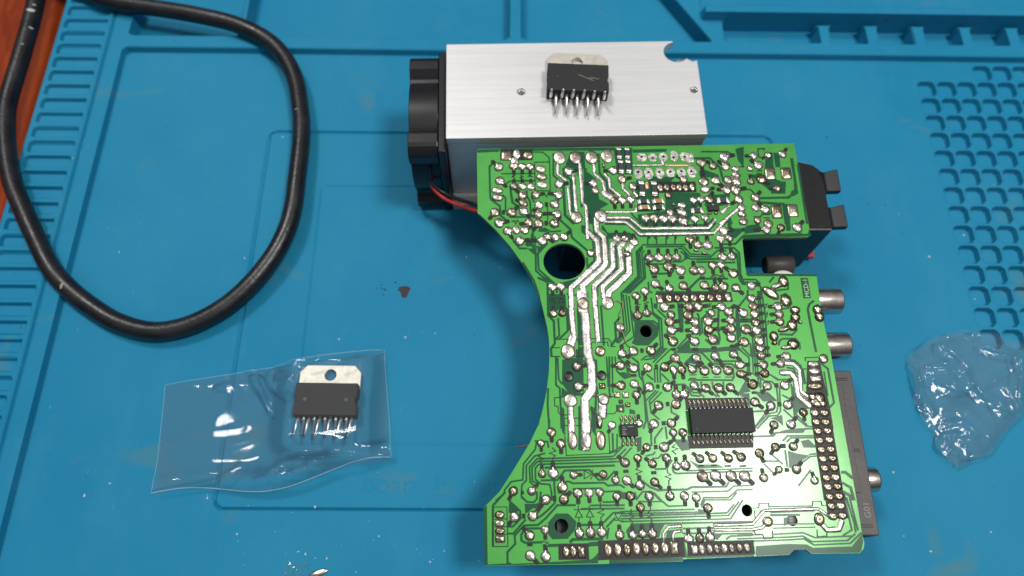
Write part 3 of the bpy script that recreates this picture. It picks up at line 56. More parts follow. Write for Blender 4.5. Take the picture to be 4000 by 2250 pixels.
HOLES=[(25.74,86.05,6.46,5.9),(48.88,63.52,1.85,1.95),(25.17,50.45,1.42,1.51),(34.8,50.5,1.43,1.51),(21.03,9.23,1.95,1.94),(72.43,11.86,1.54,1.63),(84.59,8.87,1.51,1.5)]
OUTLINE=[(-0.43,124.53),(-0.06,125.02),(27.39,124.97),(72.99,124.96),(102.26,124.98),(102.66,99.7),(102.61,93.34),(101.85,92.34),(81.83,92.32),(81.17,91.78),(80.95,82.65),(81.23,80.84),(81.84,80.29),(102.36,80.08),(102.46,79.95),(102.2,66.03),(102.89,55.8),(103.09,35.89),(103.31,15.85),(103.3,4.27),(103.53,2.54),(103.02,0.98),(101.77,-0.06),(88.66,0.11),(87.15,1.22),(83.95,1.24),(82.55,0.03),(73.26,-0.08),(53.54,-0.22),(53.34,-0.78),(30.59,-0.81),(13.96,-0.54),(-0.09,-0.34),(-0.29,14.49),(0.79,15.42),(4.39,18.79),(8.08,24.05),(13.17,31.71),(16.41,37.87),(15.57,35.81),(17.3,41.29),(18.64,46.55),(19.54,52.4),(19.89,57.36),(19.95,61.69),(19.55,65.6),(18.54,71.13),(17.22,77.81),(17.35,75.26),(15.69,80.22),(12.85,85.84),(9.27,91.37),(4.78,97.19),(0.38,101.96),(-0.47,102.51)]
CABLE=[(-192.7,144.6,6.0),(-191.1,129.0,6.0),(-190.4,120.3,6.0),(-189.7,109.7,6.0),(-189.2,90.7,6.0),(-189.0,73.2,6.0),(-187.6,63.7,6.2),(-184.1,51.5,6.4),(-178.3,37.0,6.4),(-171.6,25.6,6.2),(-164.8,14.9,5.9),(-157.0,3.5,5.6),(-149.8,-3.6,4.5),(-142.1,-9.2,3.4),(-131.9,-14.9,2.9),(-119.7,-18.0,2.8),(-108.4,-16.0,3.0),(-97.5,-9.9,3.6),(-89.1,-1.5,4.4),(-82.6,8.7,5.0),(-78.9,18.7,5.4),(-77.6,28.1,5.5),(-77.6,39.5,5.5),(-78.0,56.5,5.4),(-79.7,68.9,5.2),(-84.3,85.7,5.0),(-93.5,99.5,5.2),(-108.0,108.2,6.0),(-126.2,113.2,6.3),(-146.3,117.1,6.0),(-157.8,119.0,6.0),(-169.8,123.5,6.0),(-184.7,132.8,6.0),(-202.9,144.5,6.0)]
def rows(s): return [r.split(',') for r in s.split(';')]
def lines(s):
    out = []
    for r in s.split(';'):
        w = None
        if ':' in r: w, r = r.split(':')
        out.append((None if w is None else float(w), [tuple(map(float, p.split(','))) for p in r.split(' ')]))
    return out

# ------------------------------------------------------------------ materials
def nodes(name):
    m = bpy.data.materials.new(name); m.use_nodes = True
    nt = m.node_tree; return m, nt, nt.nodes['Principled BSDF']
def N(nt, t, **kw):
    n = nt.nodes.new(t)
    for k, v in kw.items():
        if k in n.inputs: n.inputs[k].default_value = v
        else: setattr(n, k, v)
    return n
def noise_n(nt, scale, detail=3.0, rough=0.6, vec=None, stretch=None):
    tc = nt.nodes.new('ShaderNodeTexCoord'); src = tc.outputs['Object']
    if stretch:
        mp = nt.nodes.new('ShaderNodeMapping'); mp.inputs['Scale'].default_value = stretch
        nt.links.new(src, mp.inputs[0]); src = mp.outputs[0]
    n = nt.nodes.new('ShaderNodeTexNoise'); n.inputs['Scale'].default_value = scale
    n.inputs['Detail'].default_value = detail; n.inputs['Roughness'].default_value = rough
    nt.links.new(src, n.inputs['Vector']); return n
def ramp(nt, fac, stops):
    r = nt.nodes.new('ShaderNodeValToRGB'); e = r.color_ramp.elements
    e[0].position, e[0].color = stops[0][0], (*stops[0][1], 1); e[1].position, e[1].color = stops[1][0], (*stops[1][1], 1)
    for p, c in stops[2:]:
        x = e.new(p); x.color = (*c, 1)
    nt.links.new(fac, r.inputs[0]); return r
def bump(nt, bsdf, h, strength, dist):
    b = nt.nodes.new('ShaderNodeBump'); b.inputs['Strength'].default_value = strength; b.inputs['Distance'].default_value = dist
    nt.links.new(h, b.inputs['Height']); nt.links.new(b.outputs[0], bsdf.inputs['Normal']); return b
def mix(nt, fac, a, b):
    n = nt.nodes.new('ShaderNodeMix'); n.data_type = 'RGBA'
    for sock, v in ((n.inputs[0], fac), (n.inputs[6], a), (n.inputs[7], b)):
        if hasattr(v, 'is_linked'): nt.links.new(v, sock)
        elif isinstance(v, tuple): sock.default_value = (*v, 1)
        else: sock.default_value = v
    return n.outputs[2]
def plain(name, col, rough=0.5, metal=0.0, var=0.0, scale=400, bmp=0.0, bscale=900, spec=0.5, coat=0.0, stretch=None, rvar=0.0):
    m, nt, b = nodes(name)
    b.inputs['Base Color'].default_value = (*col, 1); b.inputs['Roughness'].default_value = rough
    b.inputs['Metallic'].default_value = metal; b.inputs['Specular IOR Level'].default_value = spec
    b.inputs['Coat Weight'].default_value = coat
    if var or rvar:
        n = noise_n(nt, scale, 4, 0.65, stretch=stretch)
        if var:
            lo = tuple(c * (1 - var) for c in col); hi = tuple(min(1, c * (1 + var)) for c in col)
            nt.links.new(ramp(nt, n.outputs[0], [(0.3, lo), (0.7, hi)]).outputs[0], b.inputs['Base Color'])
        if rvar:
            nt.links.new(ramp(nt, n.outputs[0], [(0.3, (rough - rvar,) * 3), (0.7, (rough + rvar,) * 3)]).outputs[0], b.inputs['Roughness'])
    if bmp:
        n2 = noise_n(nt, bscale, 3, 0.6, stretch=stretch); bump(nt, b, n2.outputs[0], bmp, 0.0003)
    return m

def mat_silicone():
    m, nt, b = nodes('blue_silicone')
    big = noise_n(nt, 9, 5, 0.62); fine = noise_n(nt, 160, 4, 0.7)
    c1 = ramp(nt, big.outputs[0], [(0.28, (0.006, 0.186, 0.350)), (0.72, (0.018, 0.230, 0.388))])
    smear = noise_n(nt, 38, 5, 0.72, stretch=(1, 0.5, 1))
    sm = ramp(nt, smear.outputs[0], [(0.50, (0, 0, 0)), (0.78, (0.8, 0.8, 0.8))])
    c2 = mix(nt, sm.outputs[0], c1.outputs[0], (0.030, 0.23, 0.38))
    yn = noise_n(nt, 30, 3, 0.6, stretch=(1, 1.4, 1)); yn.inputs['Distortion'].default_value = 0.6
    tc = nt.nodes.new('ShaderNodeTexCoord'); sx = nt.nodes.new('ShaderNodeSeparateXYZ'); nt.links.new(tc.outputs['Object'], sx.inputs[0])
    ym = ramp(nt, yn.outputs[0], [(0.63, (0, 0, 0)), (0.74, (0.6, 0.6, 0.6))])
    c3 = mix(nt, ym.outputs[0], c2, (0.085, 0.20, 0.22))
    sc = noise_n(nt, 900, 2, 0.5, stretch=(1, 0.25, 1))
    scr = ramp(nt, sc.outputs[0], [(0.71, (0, 0, 0)), (0.80, (0.5, 0.5, 0.5))])
    c4 = mix(nt, scr.outputs[0], c3, (0.10, 0.33, 0.47))
    dk = noise_n(nt, 420, 1, 0.5); dkr = ramp(nt, dk.outputs[0], [(0.80, (0, 0, 0)), (0.83, (0.8, 0.8, 0.8))])
    c5 = mix(nt, dkr.outputs[0], c4, (0.02, 0.05, 0.07))
    nt.links.new(c5, b.inputs['Base Color'])
    nt.links.new(ramp(nt, smear.outputs[0], [(0.3, (0.58,) * 3), (0.8, (0.72,) * 3)]).outputs[0], b.inputs['Roughness'])
    b.inputs['Specular IOR Level'].default_value = 0.16
    bump(nt, b, fine.outputs[0], 0.25, 0.0002)
    return m
def mat_wood():
    m, nt, b = nodes('table_wood')
    g = noise_n(nt, 30, 6, 0.65, stretch=(5, 0.7, 1)); g.inputs['Distortion'].default_value = 1.2
    nt.links.new(ramp(nt, g.outputs[0], [(0.3, (0.14, 0.013, 0.001)), (0.55, (0.26, 0.034, 0.002)), (0.8, (0.34, 0.058, 0.004))]).outputs[0], b.inputs['Base Color'])
    b.inputs['Roughness'].default_value = 0.5; b.inputs['Specular IOR Level'].default_value = 0.15
    return m
def mat_mask(name, lo, hi, rough, metal, coat, crough):
    m, nt, b = nodes(name)
    n = noise_n(nt, 120, 4, 0.6); f = noise_n(nt, 1400, 3, 0.6)
    nt.links.new(ramp(nt, n.outputs[0], [(0.3, lo), (0.7, hi)]).outputs[0], b.inputs['Base Color'])
    nt.links.new(ramp(nt, n.outputs[0], [(0.3, (rough - 0.05,) * 3), (0.7, (rough + 0.06,) * 3)]).outputs[0], b.inputs['Roughness'])
    b.inputs['Metallic'].default_value = metal
    b.inputs['Coat Weight'].default_value = coat; b.inputs['Coat Roughness'].default_value = crough; b.inputs['Specular IOR Level'].default_value = 0.1; b.inputs['Coat IOR'].default_value = 1.5
    bump(nt, b, f.outputs[0], 0.06, 0.0001)
    return m
def mat_solder(name, lo, hi, r0, r1):
    m, nt, b = nodes(name)
    oi = nt.nodes.new('ShaderNodeObjectInfo')
    n = noise_n(nt, 1.4, 3, 0.6); mp = nt.nodes.new('ShaderNodeVectorMath'); mp.operation = 'ADD'
    tc = nt.nodes.new('ShaderNodeTexCoord'); nt.links.new(tc.outputs['Object'], mp.inputs[0])
    sc = nt.nodes.new('ShaderNodeVectorMath'); sc.operation = 'SCALE'; sc.inputs['Scale'].default_value = 40.0
    cb = nt.nodes.new('ShaderNodeCombineXYZ'); nt.links.new(oi.outputs['Random'], cb.inputs[0]); nt.links.new(oi.outputs['Random'], cb.inputs[1])
    nt.links.new(cb.outputs[0], sc.inputs[0]); nt.links.new(sc.outputs[0], mp.inputs[1])
    for l in list(n.inputs['Vector'].links): nt.links.remove(l)
    nt.links.new(mp.outputs[0], n.inputs['Vector'])
    ad = nt.nodes.new('ShaderNodeMath'); ad.operation = 'MULTIPLY_ADD'; ad.inputs[1].default_value = 0.45
    nt.links.new(oi.outputs['Random'], ad.inputs[0]); nt.links.new(n.outputs[0], ad.inputs[2])
    nt.links.new(ramp(nt, ad.outputs[0], [(0.35, hi), (0.95, lo)]).outputs[0], b.inputs['Base Color'])
    nt.links.new(ramp(nt, n.outputs[0], [(0.3, (r0,) * 3), (0.7, (r1,) * 3)]).outputs[0], b.inputs['Roughness'])
    b.inputs['Metallic'].default_value = 1.0
    return m
def mat_aluminium():
    m, nt, b = nodes('brushed_aluminium')
    n = noise_n(nt, 60, 6, 0.75, stretch=(0.35, 14, 14)); w = noise_n(nt, 25, 4, 0.6)
    mixn = nt.nodes.new('ShaderNodeMath'); mixn.operation = 'MULTIPLY_ADD'; mixn.inputs[1].default_value = 0.35
    nt.links.new(w.outputs[0], mixn.inputs[0]); nt.links.new(n.outputs[0], mixn.inputs[2])
    nt.links.new(ramp(nt, mixn.outputs[0], [(0.35, (0.60, 0.60, 0.605)), (0.95, (0.77, 0.77, 0.77))]).outputs[0], b.inputs['Base Color'])
    b.inputs['Metallic'].default_value = 0.45; b.inputs['Roughness'].default_value = 0.46
    bp = bump(nt, b, n.outputs[0], 0.12, 0.0001)
    bv = nt.nodes.new('ShaderNodeBevel'); bv.samples = 6; bv.inputs['Radius'].default_value = 0.0005; nt.links.new(bv.outputs[0], bp.inputs['Normal'])
    return m
def mat_film(name='clear_film', milk=0.012):
    m, nt, b = nodes(name); out = nt.nodes['Material Output']; nt.nodes.remove(b)
    tr = N(nt, 'ShaderNodeBsdfTransparent'); tr.inputs[0].default_value = (0.945, 0.955, 0.96, 1)
    gl = N(nt, 'ShaderNodeBsdfGlossy'); gl.inputs['Roughness'].default_value = 0.075; gl.inputs[0].default_value = (1, 1, 1, 1)
    df = N(nt, 'ShaderNodeBsdfDiffuse'); df.inputs[0].default_value = (0.85, 0.88, 0.9, 1)
    lw = N(nt, 'ShaderNodeLayerWeight'); lw.inputs['Blend'].default_value = 0.32
    n = noise_n(nt, 260, 4, 0.65); bp = nt.nodes.new('ShaderNodeBump'); bp.inputs['Strength'].default_value = 0.05; bp.inputs['Distance'].default_value = 0.0004
    nt.links.new(n.outputs[0], bp.inputs['Height']); nt.links.new(bp.outputs[0], gl.inputs['Normal']); nt.links.new(bp.outputs[0], lw.inputs['Normal'])
    mu = N(nt, 'ShaderNodeMath', operation='MULTIPLY_ADD'); mu.inputs[1].default_value = 0.60; mu.inputs[2].default_value = 0.0
    mu.use_clamp = True; nt.links.new(lw.outputs['Fresnel'], mu.inputs[0])
    a = N(nt, 'ShaderNodeMixShader'); nt.links.new(mu.outputs[0], a.inputs[0]); nt.links.new(tr.outputs[0], a.inputs[1]); nt.links.new(gl.outputs[0], a.inputs[2])
    c = N(nt, 'ShaderNodeMixShader'); c.inputs[0].default_value = milk; nt.links.new(a.outputs[0], c.inputs[1]); nt.links.new(df.outputs[0], c.inputs[2])
    nt.links.new(c.outputs[0], out.inputs['Surface'])
    return m
def mat_edge():
    m, nt, b = nodes('film_edge'); out = nt.nodes['Material Output']
    b.inputs['Base Color'].default_value = (0.75, 0.80, 0.84, 1); b.inputs['Roughness'].default_value = 0.2
    tr = N(nt, 'ShaderNodeBsdfTransparent'); mx = N(nt, 'ShaderNodeMixShader'); mx.inputs[0].default_value = 0.22
    nt.links.new(tr.outputs[0], mx.inputs[1]); nt.links.new(b.outputs[0], mx.inputs[2]); nt.links.new(mx.outputs[0], out.inputs['Surface']); return m
MAT = dict(
    edge=mat_edge(),
    silicone=mat_silicone(), wood=mat_wood(), film=mat_film(), film2=mat_film('hazy_film', 0.026), alu=mat_aluminium(),
    mask=mat_mask('green_mask', (0.052, 0.272, 0.048), (0.076, 0.335, 0.066), 0.48, 0.55, 0.7, 0.17),
    gap=mat_mask('dark_green_mask', (0.004, 0.072, 0.028), (0.008, 0.092, 0.036), 0.45, 0.0, 0.30, 0.24),
    core=plain('board_core', (0.20, 0.24, 0.10), 0.7, var=0.3),
    solder=mat_solder('solder', (0.33, 0.285, 0.225), (0.76, 0.73, 0.68), 0.24, 0.40),
    flux=mat_solder('fluxed_solder', (0.24, 0.20, 0.145), (0.48, 0.42, 0.33), 0.22, 0.36),
    tin=plain('tinned_copper', (0.50, 0.48, 0.45), 0.36, 1.0, var=0.42, scale=500, bmp=0.5, bscale=1100, rvar=0.08),
    copper=plain('bare_copper', (0.86, 0.42, 0.26), 0.4, 0.8),
    ink=plain('black_ink', (0.012, 0.014, 0.013), 0.42, var=0.3, spec=0.25),
    epoxy=plain('chip_epoxy', (0.020, 0.020, 0.022), 0.6, var=0.12, bmp=0.06, bscale=2500, spec=0.35),
    resistor=plain('resistor_body', (0.030, 0.032, 0.035), 0.4), ceramic=plain('capacitor_ceramic', (0.42, 0.20, 0.06), 0.45),
    plug=plain('black_plastic', (0.010, 0.010, 0.013), 0.30, var=0.2, spec=0.45), grey=plain('grey_plastic', (0.066, 0.060, 0.058), 0.5, var=0.22, scale=90, bmp=0.2),
    rubber=plain('black_rubber', (0.010, 0.010, 0.013), 0.36, var=0.5, scale=120, bmp=0.3, bscale=700, rvar=0.08),
    nickel=plain('nickel', (0.66, 0.60, 0.55), 0.22, 1.0, var=0.1, rvar=0.05), tab=plain('tinned_tab', (0.60, 0.57, 0.49), 0.46, 0.6, var=0.16, scale=260, bmp=0.2),
    lead=plain('lead_wire', (0.84, 0.82, 0.79), 0.36, 0.9), white=plain('white_plastic', (0.78, 0.72, 0.62), 0.5), red=plain('red_plastic', (0.55, 0.03, 0.02), 0.4),
    pale=plain('pale_ink', (0.42, 0.62, 0.42), 0.5), paleg=plain('pale_grey_ink', (0.22, 0.21, 0.21), 0.5),
    dust=plain('white_crumb', (0.50, 0.52, 0.54), 0.5), soot=plain('dark_crumb', (0.03, 0.022, 0.022), 0.7), rust=plain('brown_crumb', (0.28, 0.15, 0.10), 0.7),
    scuff=plain('scuff', (0.30, 0.26, 0.24), 0.6),
)

# ------------------------------------------------------------------ mesh helpers (input in mm)
def mesh(name, verts, faces, mat, smooth=False):
    me = bpy.data.meshes.new(name)
    me.from_pydata([(v[0] * MM, v[1] * MM, v[2] * MM) for v in verts], [], faces)
    if smooth: me.polygons.foreach_set('use_smooth', [True] * len(me.polygons))
    me.materials.append(mat); me.update(); return me
def obj(name, me, parent=None, loc=None):
    o = bpy.data.objects.new(name, me); COL.objects.link(o)
    if parent is not None: o.parent = parent
    if loc: o.location = [c * MM for c in loc]
    return o
def empty(name, loc=(0, 0, 0), rot=(0, 0, 0)):
    o = bpy.data.objects.new(name, None); COL.objects.link(o); o.empty_display_size = 0.01
    o.location = [c * MM for c in loc]; o.rotation_euler = rot; return o
def tag(o, label=None, cat=None, group=None, kind=None):
    for k, v in (('label', label), ('category', cat), ('group', group), ('kind', kind)):
        if v: o[k] = v
    return o
def from_bm(name, bm, mat, smooth=False):
    me = bpy.data.meshes.new(name); bm.to_mesh(me); bm.free()
    me.transform(Matrix.Scale(MM, 4)); me.materials.append(mat)
    if smooth: me.polygons.foreach_set('use_smooth', [True] * len(me.polygons))
    return me
def box_bm(x0, x1, y0, y1, z0, z1, bev=0.0, seg=2):
    bm = bmesh.new(); bmesh.ops.create_cube(bm, size=1)
    for v in bm.verts:
        v.co = Vector(((x0 + x1) / 2 + v.co.x * (x1 - x0), (y0 + y1) / 2 + v.co.y * (y1 - y0), (z0 + z1) / 2 + v.co.z * (z1 - z0)))
    if bev: bmesh.ops.bevel(bm, geom=bm.edges[:], offset=bev, segments=seg, affect='EDGES', profile=0.5)
    return bm
def prism_bm(loops, z0, z1, bev=0.0):
    """solid between z0 and z1 from an outer loop and hole loops (xy lists)"""
    bm = bmesh.new(); edges = []
    for lp in loops:
        vs = [bm.verts.new((p[0], p[1], z1)) for p in lp]
        edges += [bm.edges.new((vs[i], vs[(i + 1) % len(vs)])) for i in range(len(vs))]
    r = bmesh.ops.triangle_fill(bm, use_beauty=True, use_dissolve=False, edges=edges)
    faces = [g for g in r['geom'] if isinstance(g, bmesh.types.BMFace)]
    for f in faces:
        if f.normal.z < 0: f.normal_flip()
    ext = bmesh.ops.extrude_face_region(bm, geom=faces)
    for v in [g for g in ext['geom'] if isinstance(g, bmesh.types.BMVert)]: v.co.z = z0
    bmesh.ops.recalc_face_normals(bm, faces=bm.faces[:])
    return bm
def circle(cx, cy, r, n=32, ry=None): return [(cx + r * math.cos(2 * math.pi * i / n), cy + (ry or r) * math.sin(2 * math.pi * i / n)) for i in range(n)]
def tube(pts, r, seg=8, cap=True, flat=1.0):
    P = [Vector(p) for p in pts]; V = []; Fc = []
    up = Vector((0, 0, 1))
    for i, p in enumerate(P):
        t = (P[min(i + 1, len(P) - 1)] - P[max(i - 1, 0)]).normalized()
        s = t.cross(up)
        if s.length < 1e-4: s = t.cross(Vector((0, 1, 0)))
        s.normalize(); n = s.cross(t)
        rr = r[i] if isinstance(r, (list, tuple)) else r
        for k in range(seg):
            a = 2 * math.pi * k / seg; V.append(p + s * math.cos(a) * rr + n * math.sin(a) * rr * flat)
    for i in range(len(P) - 1):
        for k in range(seg):
            k2 = (k + 1) % seg; Fc.append((i * seg + k, i * seg + k2, (i + 1) * seg + k2, (i + 1) * seg + k))
    if cap: Fc.append(tuple(range(seg - 1, -1, -1))); Fc.append(tuple((len(P) - 1) * seg + k for k in range(seg)))
    return V, Fc
def spline(pts, sub=10):
    P = [Vector(p) for p in pts]; out = []
    for i in range(len(P) - 1):
        p0, p1, p2, p3 = P[max(i - 1, 0)], P[i], P[i + 1], P[min(i + 2, len(P) - 1)]
        for k in range(sub):
            t = k / sub
            out.append(0.5 * ((2 * p1) + (p2 - p0) * t + (2 * p0 - 5 * p1 + 4 * p2 - p3) * t * t + (3 * p1 - p0 - 3 * p2 + p3) * t ** 3))
    out.append(P[-1]); return out
def cyl(p0, p1, r, seg=28, inner=None):
    """round bar between two points with softened rims; hollow end when inner is given"""
    p0, p1 = Vector(p0), Vector(p1); d = (p1 - p0).normalized(); b = min(0.5, r * 0.15)
    prof = [(0, 0.001), (0, r - b), (b, r), ((p1 - p0).length - b, r), ((p1 - p0).length, r - b)]
    if inner: prof += [((p1 - p0).length, inner), ((p1 - p0).length - 4, inner), ((p1 - p0).length - 4, 0.001)]
    else: prof += [((p1 - p0).length, 0.001)]
    s = d.orthogonal().normalized(); n = d.cross(s); V = []; Fc = []
    for l, rr in prof:
        for k in range(seg):
            a = 2 * math.pi * k / seg; V.append(p0 + d * l + (s * math.cos(a) + n * math.sin(a)) * rr)
    for i in range(len(prof) - 1):
        for k in range(seg): Fc.append((i * seg + k, i * seg + (k + 1) % seg, (i + 1) * seg + (k + 1) % seg, (i + 1) * seg + k))
    return V, Fc
def bevmod(o, w, seg=2):
    b = o.modifiers.new('bevel', 'BEVEL'); b.width = w * MM; b.segments = seg; b.limit_method = 'ANGLE'; b.angle_limit = math.radians(40); return o
def offsets(pts, w):
    """mitred left and right offsets of a polyline"""
    L, Rr = [], []
    for i, p in enumerate(pts):
        p = Vector(p)
        a = (p - Vector(pts[i - 1])).normalized() if i else None
        b = (Vector(pts[i + 1]) - p).normalized() if i < len(pts) - 1 else None
        if a is None: a = b
        if b is None: b = a
        t = (a + b)
        t = a if t.length < 1e-4 else t.normalized()
        n = Vector((-t.y, t.x)); k = 1 / max(0.5, t.dot(a))
        L.append(p + n * w / 2 * k); Rr.append(p - n * w / 2 * k)
    return L, Rr

# ================================================================== table and mat
tb = from_bm('tabletop', box_bm(-520, 520, -420, 420, -36, -6), MAT['wood']); tag(obj('tabletop', tb), kind='structure')

def sstep(d, w=0.35):                                   # 1 inside (d<0), 0 outside
    t = np.clip(0.5 - d / w, 0, 1); return t * t * (3 - 2 * t)
def rrect(X, Y, x0, x1, y0, y1, r):
    qx = np.abs(X - (x0 + x1) / 2) - (x1 - x0) / 2 + r; qy = np.abs(Y - (y0 + y1) / 2) - (y1 - y0) / 2 + r
    return np.hypot(np.maximum(qx, 0), np.maximum(qy, 0)) + np.minimum(np.maximum(qx, qy), 0) - r
def seg_d(X, Y, a, b):
    px, py = X - a[0], Y - a[1]; bx, by = b[0] - a[0], b[1] - a[1]
    h = np.clip((px * bx + py * by) / (bx * bx + by * by), 0, 1); return np.hypot(px - bx * h, py - by * h)
def mat_height(X, Y):
    rim = 2.8
    z = np.full_like(X, rim)
    z -= rim * sstep(rrect(X, Y, -153.4, 252, -190, 100.4, 2.0))                       # sunken work field
    for i in range(-13, 21):                                                          # comb of pockets along the left rim
        yt = 4.6 + 6.43 * i
        z -= 1.5 * sstep(rrect(X, Y, -179.0, -162.4, yt - 4.3, yt, 1.1))
    z -= 1.3 * sstep(np.abs(X + 160.2) - 0.55)                                        # long groove beside the comb
    g = np.minimum(np.abs(rrect(X, Y, -92.0, 98.6, -74.5, 63.3, 3.0)), 9)             # fine line framing the field
    z -= 0.8 * sstep(g - 0.30, 0.3)
    g2 = np.abs(rrect(X, Y, -70.2, 84, -54.3, 40, 2.0)); z -= 0.25 * sstep(g2 - 0.25, 0.3)
    for i in range(6):                                                                # grid of square pockets
        for j in range(-3, 12):
            if j == 11 and i < 3: continue
            x0, yt = 160.3 + 8.0 * i, 9.7 + 8.0 * j
            if j < -2 and i > 3: continue
            z -= 2.0 * sstep(rrect(X, Y, x0, x0 + 6.6, yt - 6.4, yt, 1.9))
    # trays along the far rim
    z -= 7.2 * sstep(rrect(X, Y, -152.4, -109.0, 106.6, 190, 1.6))
    z -= 7.2 * sstep(rrect(X, Y, -106.8, -1.5, 106.6, 190, 1.6))
    t3 = np.maximum(rrect(X, Y, 3.6, 120, 106.6, 190, 1.6), (X - 79.5) * 0.857 + (Y - 106) * 0.515)
    z -= 7.2 * sstep(t3)
    slot = rrect(X, Y, 85.0, 240, 106.4, 117.2, 1.6)
    tooth = np.full_like(X, 99.0)
    for i in range(6):
        x0 = 123.6 + 19.2 * i
        tooth = np.minimum(tooth, rrect(X, Y, x0 - 0.4, x0 + 4.6, 100, 115.4, 0.6))
        tooth = np.minimum(tooth, rrect(X, Y, x0 - 1.0, x0 + 5.3, 114.0, 115.6, 0.4))
    z -= 6.2 * sstep(np.maximum(slot, -tooth))
    z += 4.4 * sstep(rrect(X, Y, 77.0, 262, 117.2, 121.2, 0.5))
    z -= 4.0 * sstep(rrect(X, Y, 77.0, 262, 121.6, 190, 1.0))
    # gentle waviness of the sheet
    z += 0.10 * np.sin(X * 0.031 + 1.3) * np.sin(Y * 0.043 + 0.4)
    return z
def build_mat():
    xs = np.concatenate([np.arange(-181.8, 216, 0.5), np.arange(217, 262, 4.0)])
    ys = np.concatenate([np.arange(-176, -116, 5.0), np.arange(-115, 146, 0.5), np.arange(147, 168, 4.0)])
    X, Y = np.meshgrid(xs, ys); Z = mat_height(X, Y)
    e = X - xs[0]; Z -= 1.3 * np.clip(1 - e / 1.2, 0, 1) ** 2                          # rounded outer edge
    ny, nx = X.shape
    top = np.stack([X, Y, Z], -1).reshape(-1, 3)
    idx = np.arange(nx * ny).reshape(ny, nx)
    q = np.stack([idx[:-1, :-1], idx[:-1, 1:], idx[1:, 1:], idx[1:, :-1]], -1).reshape(-1, 4)
    ring = np.concatenate([idx[0, :], idx[1:, -1], idx[-1, -2::-1], idx[-2:0:-1, 0]])
    low = top[ring].copy(); low[:, 2] = -5.9
    base = len(top); n = len(ring); k = np.arange(n); k2 = (k + 1) % n
    side = np.stack([ring[k2], ring[k], base + k, base + k2], -1)
    V = np.concatenate([top, low]) * MM; Q = np.concatenate([q, side])
    me = bpy.data.meshes.new('silicone_mat'); me.vertices.add(len(V)); me.vertices.foreach_set('co', V.astype(np.float32).ravel())
    me.loops.add(Q.size); me.loops.foreach_set('vertex_index', Q.astype(np.int32).ravel())
    me.polygons.add(len(Q)); me.polygons.foreach_set('loop_start', np.arange(0, Q.size, 4, dtype=np.int32)); me.polygons.foreach_set('loop_total', np.full(len(Q), 4, np.int32))
    zq = V[Q][:, :, 2]; me.polygons.foreach_set('use_smooth', (zq.max(1) - zq.min(1)) < 0.00008)
    me.update(calc_edges=True); me.validate(); me.materials.append(MAT['silicone']); return me
matob = tag(obj('silicone_mat', build_mat()), 'blue silicone repair mat with grooves, comb slots and square pockets, lying on the wooden table', 'mat')
def text(name, s, size, mat, parent, loc, rot=(0, 0, 0), extrude=0.0, sx=1.0):
    c = bpy.data.curves.new(name, 'FONT'); c.body = s; c.size = size * MM; c.extrude = extrude * MM
    c.resolution_u = 3; tmp = bpy.data.objects.new(name, c); COL.objects.link(tmp); bpy.context.view_layer.update()
    me = bpy.data.meshes.new_from_object(tmp.evaluated_get(bpy.context.evaluated_depsgraph_get())); bpy.data.objects.remove(tmp); bpy.data.curves.remove(c)
    me.name = name; me.materials.clear(); me.materials.append(mat)
    o = bpy.data.objects.new(name, me); COL.objects.link(o); o.parent = parent
    o.location = [v * MM for v in loc]; o.rotation_euler = rot; o.scale = (sx, 1, 1); return o
text('embossed_lettering', 'original board layout', 8.6, MAT['silicone'], matob, (-74, -69.6, 0.0), extrude=0.012, sx=0.98)

# ================================================================== circuit board
B_O = Vector((-7.3, -91.2, 26.4)); B_ROT = (math.atan(0.075), 0, math.radians(1.9))
board = empty('circuit_board', B_O, B_ROT)
tag(board, 'green printed circuit board, solder side up, with a concave left edge and shiny joints', 'circuit board')
B_M = Matrix.Rotation(B_ROT[2], 3, 'Z') @ Matrix.Rotation(B_ROT[0], 3, 'X'); B_I = B_M.transposed()
def inb(p): return B_I @ (Vector(p) - B_O)              # world mm -> board mm
def bmesh_world(me):                                     # mesh built in world mm -> board space
    me.transform(Matrix.Translation(B_O * MM).inverted()); me.transform(B_I.to_4x4()); return me

loops = [OUTLINE] + [circle(h[0], h[1], h[2], 40 if h[2] > 3 else 24, h[3]) for h in HOLES]
hp_rows = rows(HOLEPADS)
for r in hp_rows:
    if r[4] != 'x': loops.append(circle(float(r[0]) + float(r[4]), float(r[1]) + float(r[5]), 0.36, 12))
lam = from_bm('laminate', prism_bm(loops, -1.6, 0.0), MAT['mask'])
lam.materials.append(MAT['core'])
for p in lam.polygons:
    if abs(p.normal.z) < 0.5: p.material_index = 1
obj('laminate', lam, board)

